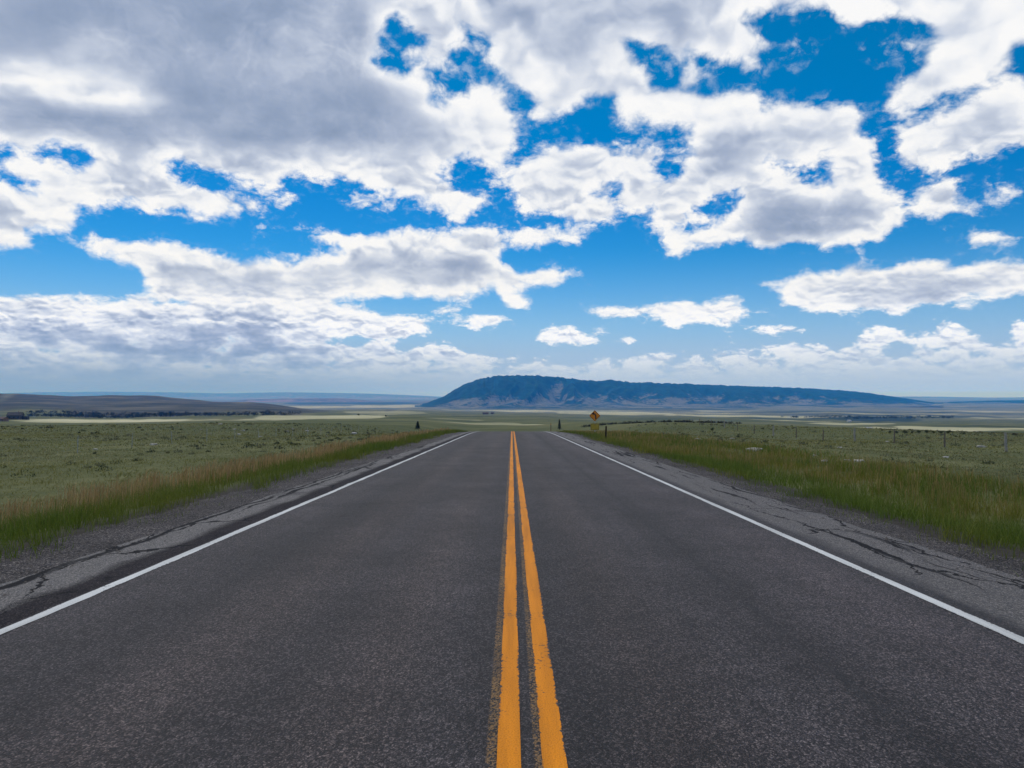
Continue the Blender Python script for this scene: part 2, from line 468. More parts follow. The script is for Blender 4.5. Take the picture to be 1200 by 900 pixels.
def mat(name, color=(.5, .5, .5), rough=0.8, spec=0.3, metal=0.0):
    m = bpy.data.materials.new(name)
    m.use_nodes = True
    b = m.node_tree.nodes['Principled BSDF']
    b.inputs['Base Color'].default_value = (*color, 1)
    b.inputs['Roughness'].default_value = rough
    b.inputs['Specular IOR Level'].default_value = spec
    b.inputs['Metallic'].default_value = metal
    return m, NT(m.node_tree), b

def mottled(name, color, var=0.25, scale=6.0, rough=0.8, spec=0.3, metal=0.0):
    m, N, b = mat(name, color, rough, spec, metal)
    g = N.n('ShaderNodeTexCoord').outputs['Object']
    f = N.noise(g, scale, 5.0, 0.6)
    k = N.ss(f, 0.3, 0.7, 1 - var, 1 + var, False)
    N.put(b.inputs['Base Color'], N.vec('SCALE', tuple(color), scale=k))
    return m

# ------------------------------------------------------------------ terrain
def road_z(y):
    y = np.asarray(y, float)
    z = -0.0265 * y
    e = np.clip(y - 60, 0, 70)
    z = z - 0.0004 * e * e - 0.056 * np.clip(y - 130, 0, None) * 0.6
    return np.where(y < -40, 1.06 + 0.0 * y, z)

PLAIN = -98.0
def rowz(rows):
    return lambda az: [(D, EYE - (r - HORIZON) / FPX * D * math.cos(R(az))) for D, r in rows]
_T = {
 -36: [(120,500),(160,500.5),(300,499),(500,496.5),(1000,491),(1300,489.5),(1600,486),(2500,473),(4000,459),(4600,463)],
 -27: [(120,497),(160,497.5),(300,496.5),(500,495),(1000,490.5),(1300,489),(1600,486),(2500,474),(3800,463),(4600,468)],
 -20: [(120,496),(160,495.5),(300,494),(500,492.5),(1000,489),(1600,485),(2500,475),(3300,470.5),(4200,474)],
 -14: [(120,499),(160,496.5),(300,493.5),(500,491.5),(1000,487.5),(1600,484.5),(2500,481),(4200,480)],
 -8:  [(120,504),(200,498),(300,494.5),(500,491.5),(1000,487),(2000,483),(3500,480.5)],
 -2.5:[(120,508),(170,505.5),(250,502.5),(400,497),(700,492),(1200,488),(2000,485),(3500,482)],
 2:   [(120,508),(170,505.5),(250,502),(400,496.5),(700,492),(1200,488.5),(2000,485.5),(3500,482.5)],
 5:   [(120,505),(200,498.5),(300,495.5),(500,494),(800,493),(1500,490),(2500,485.5)],
 12:  [(120,499),(190,494.3),(300,496),(700,494),(1500,490),(2500,486)],
 22:  [(120,503),(190,499),(300,501),(700,498.5),(1500,494),(2500,489.5)],
 36:  [(100,510.5),(130,507.5),(200,510),(500,505.5),(1000,500.5),(2000,495.5),(3000,490.5)],
}
AZS, LD = [], np.log(np.concatenate([np.geomspace(60, 7000, 160)]))
ROWS = []
def _prof(pts):
    pts = sorted(pts)
    if pts[-1][0] < 5900:
        pts = pts + [(6000, PLAIN), (9000, PLAIN)]
    d = np.log([p[0] for p in pts]); z = [p[1] for p in pts]
    zz = np.interp(LD, d, z)
    k = np.ones(9) / 9
    zp = np.pad(zz, 4, mode='edge')
    return np.convolve(zp, k, 'valid')
for az, pts in sorted({**{a: rowz(p)(a) for a, p in _T.items()},
                       -180: [(100, 2), (500, 5), (2000, -20)], -90: [(100, 0), (500, -3), (2000, -40)], -60: [(120, -2.5), (500, -12), (1500, -25), (3500, 0)],
                       60: [(120, -3.5), (500, -16), (2000, -60)], 90: [(100, -1.5), (500, -6), (2000, -50)], 180: [(100, 2), (500, 5), (2000, -20)]}.items()):
    AZS.append(az); ROWS.append(_prof(pts))
AZS = np.array(AZS, float); ROWS = np.array(ROWS)

def terrain(x, y):
    x = np.asarray(x, float); y = np.asarray(y, float)
    D = np.hypot(x, y); az = np.degrees(np.arctan2(x, y))
    # far part
    i = np.clip(np.searchsorted(AZS, az) - 1, 0, len(AZS) - 2)
    fa = np.clip((az - AZS[i]) / (AZS[i + 1] - AZS[i]), 0, 1); fa = fa * fa * (3 - 2 * fa)
    ld = np.clip(np.log(np.maximum(D, 1.0)), LD[0], LD[-1])
    p = (ld - LD[0]) / (LD[-1] - LD[0]) * (len(LD) - 1)
    j = np.clip(p.astype(int), 0, len(LD) - 2); fd = p - j
    za = ROWS[i, j] * (1 - fd) + ROWS[i, j + 1] * fd
    zb = ROWS[i + 1, j] * (1 - fd) + ROWS[i + 1, j + 1] * fd
    zf = za * (1 - fa) + zb * fa
    zf = zf + fbm(x / (60 + .05 * D), y / (60 + .05 * D), 4, 5) * np.clip(D * 0.0028, 0, 9.0) * sstep(130, 260, D)
    # near part: the road bed, verges, fields
    ax = np.abs(x)
    zr = road_z(y)
    zn = zr - 0.30 * sstep(5.6, 8.5, -x) - 0.28 * sstep(5.3, 8.0, x) - 0.75 * sstep(14, 32, x) - 0.35 * sstep(10, 30, -x) + 0.25 * sstep(28, 60, -x)
    far_bump = sstep(6.5, 14, ax)
    zn = zn + far_bump * (fbm(x / 9, y / 9, 3, 1) * 0.10 + fbm(x / 1.7, y / 1.7, 3, 2) * 0.055)
    zn = zn + sstep(5.9, 7, ax) * fbm(x / 0.9, y / 0.9, 2, 3) * 0.03
    w_side = sstep(70, 150, D)
    w_mid = sstep(165, 250, D)
    m = sstep(9, 30, ax)
    w = w_mid * (1 - m) + w_side * m
    z = zn * (1 - w) + zf * w
    # the road lies in its own bed
    bed = (1 - sstep(5.7, 6.7, np.where(x < 0, ax, ax + 0.3)))
    return z - 0.10 * bed * sstep(260, 200, np.abs(y))

def ray(px, row):
    cx, cz = (px - 600.0) / FPX, (450.0 - row) / FPX
    c, s_ = math.cos(PITCH), math.sin(PITCH)
    v = np.array([cx, c - cz * s_, s_ + cz * c])
    return v
def ground_at(px, row, dmin=20.0):
    """where the sight line through a photograph pixel meets the ground"""
    v = ray(px, row)
    t = np.geomspace(dmin, 39000, 6000)
    h = EYE + v[2] * t - terrain(v[0] * t, v[1] * t)
    k = np.where(h < 0)[0]
    t = t[k[0]] if len(k) else 39000.0
    return Vector((float(v[0] * t), float(v[1] * t), float(terrain(v[0] * t, v[1] * t))))
def at_depth(px, y):
    x = (px - 600.0) / FPX * y
    return Vector((x, y, float(terrain(x, y))))

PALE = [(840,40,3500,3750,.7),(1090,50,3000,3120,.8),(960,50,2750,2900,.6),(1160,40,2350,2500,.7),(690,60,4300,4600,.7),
   # pale dry fields and strips of sunlight painted as ground colour: px, half width, near D, far D, strength
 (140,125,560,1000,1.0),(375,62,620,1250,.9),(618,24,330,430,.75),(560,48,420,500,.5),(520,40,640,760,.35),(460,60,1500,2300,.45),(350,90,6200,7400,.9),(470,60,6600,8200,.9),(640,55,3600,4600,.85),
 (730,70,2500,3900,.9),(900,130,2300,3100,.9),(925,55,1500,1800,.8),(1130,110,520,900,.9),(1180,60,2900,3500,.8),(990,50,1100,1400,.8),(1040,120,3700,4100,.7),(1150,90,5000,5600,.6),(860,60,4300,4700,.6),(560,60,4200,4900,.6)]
WOOD = [(1130,90,2700,2900,.8),(940,70,3300,3600,.7),(1040,60,2550,2700,.8),(760,60,4700,5100,.7),(880,80,3800,4100,.6),
   # dark scrub
 (1020,75,1900,2900,1.0),(1100,120,3150,3500,.8),(900,60,1850,2050,.6),(800,90,5200,6100,.8),(1080,160,4300,4700,.9),(640,140,5300,6000,.7),(420,90,9000,12000,.9),(350,60,2600,3200,.5),(690,40,800,900,.5)]
HEATH = [(40,330,1500,5200,.95),(200,180,1450,3600,.9)]
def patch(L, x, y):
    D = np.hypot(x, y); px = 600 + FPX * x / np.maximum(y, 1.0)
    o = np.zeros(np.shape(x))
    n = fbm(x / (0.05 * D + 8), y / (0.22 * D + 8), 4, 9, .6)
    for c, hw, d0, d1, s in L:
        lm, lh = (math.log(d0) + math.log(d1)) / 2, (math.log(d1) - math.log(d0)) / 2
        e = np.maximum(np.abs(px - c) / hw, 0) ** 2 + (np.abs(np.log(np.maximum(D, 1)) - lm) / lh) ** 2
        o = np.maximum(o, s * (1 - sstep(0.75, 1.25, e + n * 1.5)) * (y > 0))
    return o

def ground_material():
    m, N, b = mat('prairie_ground', rough=0.95, spec=0.1)
    P = N.n('ShaderNodeTexCoord').outputs['Object']
    x, y, z = N.sep(P)
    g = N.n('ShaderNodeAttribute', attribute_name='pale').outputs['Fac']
    wd = N.n('ShaderNodeAttribute', attribute_name='wood').outputs['Fac']
    D = N.vec('LENGTH', P)
    n_s = N.noise(P, 3.0, 6.0, 0.65)
    n_m = N.noise(P, 0.16, 5.0, 0.6)
    n_l = N.noise(N.vec('MULTIPLY', P, (1.0, 0.55, 0.0)), 0.0016, 5.0, 0.6)
    n_x = N.noise(N.vec('MULTIPLY', P, (0.7, 1.3, 0.0)), 0.012, 5.0, 0.62)
    near = N.ramp(N.math('MULTIPLY_ADD', n_m, 0.55, N.math('MULTIPLY', n_s, 0.45)),
                  [(0.30, (.032, .038, .013)), (0.45, (.074, .083, .031)), (0.58, (.115, .120, .049)), (0.72, (.165, .152, .078))])
    n_y = N.noise(N.vec('MULTIPLY', P, (0.8, 1.0, 0.0)), 0.05, 6.0, 0.7)
    n_z = N.noise(P, 0.0045, 4.0, 0.6)
    mid = N.ramp(N.math('MULTIPLY_ADD', n_y, 0.25, N.math('MULTIPLY_ADD', n_z, 0.45, N.math('MULTIPLY', n_x, 0.3))),
                 [(0.36, (.024, .034, .011)), (0.44, (.054, .068, .025)), (0.50, (.082, .092, .036)), (0.56, (.125, .122, .055)), (0.64, (.22, .20, .105))])
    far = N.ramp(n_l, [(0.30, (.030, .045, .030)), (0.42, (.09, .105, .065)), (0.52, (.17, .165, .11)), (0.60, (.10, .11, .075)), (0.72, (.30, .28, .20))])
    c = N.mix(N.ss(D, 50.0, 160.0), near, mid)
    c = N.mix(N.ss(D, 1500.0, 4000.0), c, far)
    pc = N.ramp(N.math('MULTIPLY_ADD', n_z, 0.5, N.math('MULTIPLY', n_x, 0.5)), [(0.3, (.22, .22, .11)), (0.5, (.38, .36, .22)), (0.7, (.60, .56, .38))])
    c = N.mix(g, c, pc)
    c = N.mix(wd, c, (.018, .035, .026))
    ht = N.n('ShaderNodeAttribute', attribute_name='heath').outputs['Fac']
    c = N.mix(ht, c, N.ramp(N.math('MULTIPLY_ADD', n_z, 0.6, N.math('MULTIPLY', n_x, 0.4)), [(0.40, (.016, .018, .012)), (0.5, (.045, .043, .032)), (0.6, (.105, .095, .066))]))
    # bare stony soil in the strip beside the road
    ax = N.math('ABSOLUTE', x)
    c = N.mix(N.math('MULTIPLY', N.ss(ax, 7.2, 6.0), N.ss(D, 110.0, 85.0)), c, (.040, .036, .033))
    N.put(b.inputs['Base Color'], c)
    bp = N.n('ShaderNodeBump')
    bp.inputs['Strength'].default_value = 0.8; bp.inputs['Distance'].default_value = 0.12
    N.put(bp.inputs['Height'], n_s)
    N.put(b.inputs['Normal'], bp.outputs[0])
    return m

def build_ground():
    azf = np.concatenate([np.arange(-44, 44.01, 0.13)])
    azb = np.concatenate([np.arange(44, 316, 2.2)[1:]])
    az = np.radians(np.concatenate([azf, azb]))
    Ds = np.concatenate([[0.3], np.geomspace(1.0, 30, 70), np.geomspace(30, 300, 130)[1:], np.geomspace(300, 40000, 190)[1:]])
    A, DD = np.meshgrid(az, Ds)
    X, Y = np.sin(A) * DD, np.cos(A) * DD
    Z = terrain(X, Y)
    Z = np.where(DD > 9000, PLAIN + fbm(X / 2500, Y / 2500, 2, 8) * 4 * sstep(9000, 14000, DD), Z)
    f = grid_faces(len(Ds), len(az), True)[:, ::-1]
    co = np.stack([X, Y, Z], -1).reshape(-1, 3)
    n = len(co)
    co = np.concatenate([co, [[0, 0, float(terrain(0, 0))]]])
    k = np.arange(len(az))
    cap = np.stack([np.full(len(az), n), (k + 1) % len(az), k], -1)
    loops = np.concatenate([f.ravel(), cap.ravel()])
    sizes = np.concatenate([np.full(len(f), 4), np.full(len(cap), 3)])
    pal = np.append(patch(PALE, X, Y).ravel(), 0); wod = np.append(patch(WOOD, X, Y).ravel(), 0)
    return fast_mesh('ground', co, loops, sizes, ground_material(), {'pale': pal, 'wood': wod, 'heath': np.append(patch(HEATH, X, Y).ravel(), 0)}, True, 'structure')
build_ground()

# ------------------------------------------------------------------ the flat-topped mountain and the far ranges
def forest_material(name, dark, pale, k=1.0):
    m, N, b = mat(name, rough=0.95, spec=0.05)
    P = N.n('ShaderNodeTexCoord').outputs['Object']
    st = N.n('ShaderNodeAttribute', attribute_name='steep_gully_shade').outputs['Fac']
    n1 = N.noise(P, 0.0035 * k, 6.0, 0.65)
    n2 = N.noise(P, 0.03 * k, 4.0, 0.7)
    f = N.math('MULTIPLY_ADD', st, 0.75, N.math('MULTIPLY_ADD', n1, 2.6, -1.0))
    f = N.math('MULTIPLY_ADD', N.math('SUBTRACT', n2, 0.5), 1.7, f)
    f = N.ss(f, 0.15, 0.55)
    n3 = N.noise(P, 0.012 * k, 5.0, 0.7)
    dk = N.mix(N.ss(n3, 0.38, 0.62), tuple(c * .55 for c in dark), tuple(c * 1.9 for c in dark))
    N.put(b.inputs['Base Color'], N.mix(f, pale, dk))
    return m

def ridge(name, crest, Dfront, Dcrest, Dback, m, gully=0.26, apron=0.3, nz=70, step=1.2, seed=3):
    """a hill whose skyline is given as (pixel, row) seen from the road; Dcrest(px) in metres"""
    cx = np.array([c[0] for c in crest], float); cr = np.array([c[1] for c in crest], float)
    px = np.arange(cx[0], cx[-1] + step, step)
    row = np.interp(px, cx, cr)
    row = np.convolve(np.pad(row, 3, mode='edge'), np.ones(7) / 7, 'valid')
    Dc = np.array([Dcrest(p) for p in px]); Df = np.array([Dfront(p) for p in px]); Db = Dc + Dback
    H = EYE - (row - HORIZON) / FPX * Dc - PLAIN
    H = H + fbm(px / 7, px * 0, 3, seed) * 0.012 * H + fbm(px / 2.6, px * 0, 3, seed + 1) * 0.034 * H
    H = np.maximum(H, 2.0)
    t = np.concatenate([np.linspace(0, 1, nz), np.linspace(1.05, 2, 12)])
    T, PX = np.meshgrid(t, px, indexing='ij')
    Dep = np.where(T <= 1, Df + (Dc - Df) * T, Dc + (Db - Dc) * (T - 1))
    X = (PX - 600) / FPX * Dep
    warp = fbm(X / 900, Dep / 900, 3, seed + 4)
    g = np.abs(fbm((X + 260 * warp) / 420, Dep / 2600, 4, seed + 2, 0.55)) * 2.2
    tt = np.clip(T - gully * (g - 0.45) * np.sin(np.pi * np.clip(T, 0, 1)), 0, 1)
    s = apron * tt ** 1.6 + (1 - apron) * sstep(0.42, 1.0, tt)
    Z = H * np.where(T <= 1, s, 1 - 0.9 * sstep(1.15, 2, T))
    Z = Z * (1 + 0.05 * fbm(X / 160, Dep / 160, 3, seed + 6) * (T < 1))
    co = np.stack([X, Dep, Z + PLAIN - 1.5], -1).reshape(-1, 3)
    f = grid_faces(len(t), len(px))
    steep_gully_shade = np.clip((s - 0.16) * 1.9 + (0.45 - g) * 0.55 + .35 * sstep(.16, .02, T), 0, 1)  # forest on the steeper slopes, plus gully shading put into the colour
    return fast_mesh(name, co, f.ravel(), np.full(len(f), 4), m, {'steep_gully_shade': steep_gully_shade.ravel()}, True, 'structure')

FOREST = forest_material('mountain_forest', (.004, .024, .023), (.15, .145, .118))
FARHILL = forest_material('far_range', (.10, .075, .06), (.24, .15, .12), 0.4)
MESA = [(486,479),(497,474),(508,469),(520,464.5),(530,458),(541,452),(552,447),(566,443),(582,440.4),(600,439.6),(622,440),(645,441.2),(668,443.5),(690,446),(703,446.5),(716,445),(727,446),(742,448.5),
        (765,448.3),(790,449.2),(830,450.8),(860,452),(900,453),(935,454.5),(968,456.2),(995,458),(1015,460),(1035,463),(1052,465.2),(1068,467.5),(1085,470.5),(1105,474)]
ridge('mesa_mountain', MESA, lambda p: 5700 + max(0, p - 600) * 2.0, lambda p: 7600 + max(0, p - 560) * 5.0, 2600, FOREST)
ridge('distant_hills', [(-140,463),(60,459.5),(120,459),(200,459.6),(260,461),(330,459.6),(400,460.5),(440,461.5),(480,463),(530,465.5)], lambda p: 25000, lambda p: 30000, 6000, FARHILL, 0.1, 0.5, 24, 4, 21)
ridge('blue_hill', [(250,474),(285,468.3),(330,467),(400,466.6),(416,467.5),(430,469.5),(470,471),(505,473.5)], lambda p: 11500, lambda p: 13500, 3000, FARHILL, 0.1, 0.3, 24, 3, 31)
ridge('distant_hills', [(1020,466),(1060,464.5),(1110,465),(1160,466),(1240,465),(1340,466)], lambda p: 24000, lambda p: 28000, 6000, FARHILL, 0.1, 0.5, 24, 4, 41)
ridge('blue_hill', [(1085,473.5),(1120,471),(1160,469.6),(1200,469),(1260,468.5),(1330,470)], lambda p: 8500, lambda p: 11000, 3000, FOREST, 0.1, 0.3, 24, 3, 51)

# ------------------------------------------------------------------ the air
def build_haze():
    L = 46000.0; z0, z1 = PLAIN - 8, EYE + HAZE_TOP
    v = [(sx * L, sy * L, z) for z in (z0, z1) for sx, sy in ((-1, -1), (1, -1), (1, 1), (-1, 1))]
    f = [(3, 2, 1, 0), (4, 5, 6, 7), (0, 1, 5, 4), (1, 2, 6, 5), (2, 3, 7, 6), (3, 0, 4, 7)]
    m = bpy.data.materials.new('haze')
    m.use_nodes = True
    m.node_tree.nodes.clear()
    N = NT(m.node_tree)
    o = N.n('ShaderNodeOutputMaterial'); p = N.n('ShaderNodeVolumePrincipled')
    p.inputs['Color'].default_value = HAZE_COL
    p.inputs['Absorption Color'].default_value = (1, 1, 1, 1)
    p.inputs['Density'].default_value = HAZE_DENS
    p.inputs['Anisotropy'].default_value = 0.0
    m.node_tree.links.new(p.outputs[0], o.inputs['Volume'])
    return mesh_obj('haze', v, f, m, kind='stuff')
build_haze()

# ------------------------------------------------------------------ road
XL, XR = -4.75, 4.92          # edges of the asphalt
WL, WR = -3.70, 3.56          # white lines
YL = (0.09, 0.113, 0.095)     # middle, stripe width, gap

def road_material():
    m, N, b = mat('worn_asphalt', rough=0.8, spec=0.22)
    P = N.n('ShaderNodeTexCoord').outputs['Object']
    x, y, z = N.sep(P)
    P2 = N.xyz(x, y, 0.0)
    PG = N.xyz(x, N.math('MULTIPLY', y, 0.74), 0.0)     # the chippings lie rolled along the road
    D = N.vec('LENGTH', P)
    vn = N.n('ShaderNodeTexVoronoi', voronoi_dimensions='2D')
    N.put(vn.inputs['Vector'], PG); vn.inputs['Scale'].default_value = 120.0
    rnd = N.sep(vn.outputs['Color'])[0]
    vb = N.n('ShaderNodeTexVoronoi', voronoi_dimensions='2D')
    N.put(vb.inputs['Vector'], PG); vb.inputs['Scale'].default_value = 85.0
    rn2 = N.sep(vb.outputs['Color'])[1]
    cell = N.math('MULTIPLY_ADD', rn2, 0.45, N.math('MULTIPLY', rnd, 0.55))
    edge = N.ss(vn.outputs['Distance'], 0.30, 0.75)
    grain = N.ramp(cell, [(0.15, (.007, .0065, .008)), (0.40, (.026, .024, .0255)), (0.60, (.060, .055, .056)), (0.76, (.110, .100, .098)), (0.92, (.185, .168, .160))])
    grain = N.vec('MULTIPLY', N.mix(N.math('MULTIPLY', edge, 0.75), grain, (.012, .012, .014)), (1.03, .965, 1.02))
    # the surface as a whole: broad streaks along the road, tracks, stains
    st = N.noise(N.xyz(N.math('MULTIPLY', x, 1.1), N.math('MULTIPLY', y, 0.06), 0.0), 1.0, 4.0, 0.6)
    bl = N.noise(P2, 0.55, 5.0, 0.62)
    sm = N.noise(P2, 4.0, 5.0, 0.6)
    un = N.math('MULTIPLY_ADD', x, 0.1, 0.5)
    track = N.ramp(un, [(0.14, (1.1,)*3), (0.19, (.92,)*3), (0.235, (.72,)*3), (0.30, (1.10, 1.03, .96)), (0.36, (.90,)*3), (0.42, (1.16, 1.09, 1.02)), (0.46, (1.0,)*3), (0.50, (.85,)*3), (0.54, (.80,)*3),
                        (0.58, (1.06, 1.0, .94)), (0.645, (1.1,)*3), (0.675, (.98,)*3), (0.70, (.78,)*3), (0.725, (1.06,)*3), (0.80, (1.32, 1.28, 1.27)), (0.845, (1.15,)*3)])
    k = N.math('MULTIPLY', N.ss(st, 0.3, 0.7, 0.75, 1.25, False), N.math('MULTIPLY', N.ss(bl, 0.3, 0.7, 0.72, 1.28, False), N.ss(sm, 0.3, 0.7, 0.85, 1.15, False)))
    col = N.vec('MULTIPLY', grain, track)
    col = N.vec('SCALE', col, scale=N.math('MULTIPLY', k, 0.86))
    wob = N.math('MULTIPLY', N.math('SUBTRACT', N.noise(N.xyz(0.0, y, 0.0), 0.6, 4.0, 0.6), 0.5), 0.5)
    xw = N.math('ADD', x, wob)
    # shoulders: bleached patches, tar, cracks
    shl = N.math('MULTIPLY', N.ss(N.math('MULTIPLY_ADD', wob, 0.5, x), -4.02, -4.10), N.ss(bl, 0.28, 0.45))
    shr = N.ss(x, 3.72, 3.80)
    pale = N.ramp(cell, [(0.1, (.035, .033, .035)), (0.5, (.125, .118, .117)), (0.9, (.31, .285, .27))])
    pale = N.mix(N.math('MULTIPLY', edge, 0.5), pale, (.03, .03, .03))
    col = N.mix(N.math('MULTIPLY', shl, 0.80), col, pale)
    col = N.mix(N.math('MULTIPLY', shr, 0.62), col, pale)
    dark = (.016, .016, .019)
    band = N.math('MULTIPLY', N.ss(xw, -4.22, -4.08), N.ss(x, -3.74, -3.80))
    col = N.mix(N.math('MULTIPLY', band, 0.50), col, dark)
    bandr = N.math('MULTIPLY', N.ss(x, 3.60, 3.64), N.ss(xw, 3.92, 3.78))
    col = N.mix(N.math('MULTIPLY', bandr, 0.45), col, dark)
    cw = N.n('ShaderNodeTexNoise'); N.put(cw.inputs['Vector'], P2)
    cw.inputs['Scale'].default_value = 1.5; cw.inputs['Detail'].default_value = 5.0; cw.inputs['Roughness'].default_value = 0.6
    cwv = N.vec('SCALE', N.vec('SUBTRACT', cw.outputs['Color'], (.5, .5, .5)), scale=0.75)
    PC = N.vec('ADD', N.vec('MULTIPLY', P2, (1.5, 0.42, 0.0)), cwv)
    ce = N.voro(PC, 1.0, 'DISTANCE_TO_EDGE', '2D')
    fine = N.noise(P2, 12.0, 4.0, 0.7)
    wdt = N.math('MULTIPLY', N.ss(N.noise(P2, 0.35, 3.0, 0.5), 0.42, 0.66), N.math('MULTIPLY_ADD', fine, 0.055, 0.008))
    crack = N.math('MULTIPLY', N.math('LESS_THAN', ce, wdt), N.math('MAXIMUM', N.ss(x, -3.80, -3.95), N.ss(x, 3.90, 4.05)))
    # long dark tar runs on the outside of each shoulder
    run1 = N.noise(N.xyz(N.math('MULTIPLY', xw, 5.0), N.math('MULTIPLY', y, 0.15), 3.0), 1.0, 5.0, 0.65)
    runs = N.math('MULTIPLY', N.ss(run1, 0.53, 0.60), N.math('MAXIMUM', N.math('MULTIPLY', N.ss(x, 4.10, 4.25), 1.0), N.ss(x, -4.35, -4.50)))
    edgec = N.math('MULTIPLY', N.ss(N.math('ABSOLUTE', N.math('ADD', xw, 4.66)), 0.07, 0.02), N.ss(bl, 0.35, 0.5))
    tar = N.math('MAXIMUM', N.math('MAXIMUM', crack, runs), edgec)
    col = N.mix(N.math('MULTIPLY', tar, 0.94), col, (.012, .012, .014))
    # a long seam in the right lane
    seam = N.math('MULTIPLY', N.ss(N.math('ABSOLUTE', N.math('ADD', N.math('MULTIPLY_ADD', wob, 0.12, x), -1.97)), 0.06, 0.0), N.ss(bl, 0.35, 0.6))
    col = N.mix(N.math('MULTIPLY', seam, 0.45), col, dark)
    # remains of older yellow paint left of both stripes
    off = YL[1] + YL[2] / 2
    def ghost(xc, w):
        mk = N.ss(N.math('ABSOLUTE', N.math('SUBTRACT', x, xc)), w, w * 0.55)
        sp = N.ss(N.math('MULTIPLY_ADD', fine, 0.6, N.math('MULTIPLY', rnd, 0.5)), 0.46, 0.62)
        return N.math('MULTIPLY', mk, N.math('MULTIPLY', sp, N.ss(N.noise(P2, 0.9, 4.0, 0.6), 0.25, 0.60, 0.35, 1.0)))
    gh = N.math('MAXIMUM', ghost(YL[0] - off - 0.020, 0.036), ghost(YL[0] + YL[2] / 2 - 0.012, 0.030))
    col = N.mix(N.math('MULTIPLY', gh, 0.6), col, (.30, .17, .06))
    N.put(b.inputs['Base Color'], col)
    N.put(b.inputs['Roughness'], N.ss(rnd, 0, 1, 0.66, 0.95, False))
    N.put(b.inputs['Specular IOR Level'], N.fmix(N.math('MAXIMUM', tar, band), 0.26, 0.03))
    bp = N.n('ShaderNodeBump'); bp.inputs['Strength'].default_value = 0.7; bp.inputs['Distance'].default_value = 0.006
    N.put(bp.inputs['Height'], N.math('SUBTRACT', cell, N.math('MULTIPLY', edge, 0.6)))
    N.put(b.inputs['Normal'], bp.outputs[0])
    return m

def paint_material(name, col, under, wear, stripes=()):
    m, N, b = mat(name, col, 0.7, 0.15)
    P = N.n('ShaderNodeTexCoord').outputs['Object']
    n1 = N.noise(P, 26.0, 6.0, 0.7); n2 = N.noise(P, 1.6, 4.0, 0.6); n3 = N.noise(N.vec('MULTIPLY', P, (9.0, .5, 1.0)), 1.0, 4.0, 0.6)
    vn = N.voro(P, 105.0, 'F1', '2D')
    w = N.math('MULTIPLY_ADD', n2, 0.5, N.math('MULTIPLY', n1, 0.6))
    x = N.sep(P)[0]
    for xc, hw in stripes:         # the rims chip first
        e = N.ss(N.math('ABSOLUTE', N.math('SUBTRACT', x, xc)), hw * .66, hw * 1.05)
        near = N.math('LESS_THAN', N.math('ABSOLUTE', N.math('SUBTRACT', x, xc)), hw * 1.3)
        w = N.math('MULTIPLY_ADD', N.math('MULTIPLY', e, near), 0.13, w)
    chip = N.ss(w, wear, wear + 0.05)
    tone = N.math('MULTIPLY', N.ss(n3, 0.3, 0.7, 0.70, 1.10, False), N.ss(vn, 0.2, 0.8, 1.05, 0.82, False))
    N.put(b.inputs['Base Color'], N.mix(chip, N.vec('SCALE', tuple(col), scale=tone), under))
    bp = N.n('ShaderNodeBump'); bp.inputs['Strength'].default_value = 0.4; bp.inputs['Distance'].default_value = 0.004
    N.put(bp.inputs['Height'], vn); N.put(b.inputs['Normal'], bp.outputs[0])
    return m

YS = np.concatenate([np.arange(-38, 0, 1.0), np.arange(0, 40, 0.2), np.arange(40, 205, 0.5)])
def curve_x(y):            # beyond the crest the road bends left
    e = np.clip(np.asarray(y, float) - 100, 0, None)
    return -0.0022 * e * e

def strip(name, xa, xb, lift, m, nx=2, wob=0.0, seed=0, parent=None, ys=YS, kind=None, wob_fine=6.0):
    xs = np.linspace(0, 1, nx)
    V = np.zeros((len(ys), nx, 3))
    ja = xa + (fbm(ys / wob_fine * 6, ys * 0, 4, seed) * wob if wob else 0)
    jb = xb + (fbm(ys / wob_fine * 6, ys * 0, 4, seed + 50) * wob if wob else 0)
    for i, t in enumerate(xs):
        V[:, i, 0] = ja * (1 - t) + jb * t + curve_x(ys); V[:, i, 1] = ys
        V[:, i, 2] = road_z(ys) + lift
    f = grid_faces(len(ys), nx)
    o = fast_mesh(name, V.reshape(-1, 3), f.ravel(), np.full(len(f), 4), m, None, True, kind)
    if parent:
        o.parent = parent
    return o

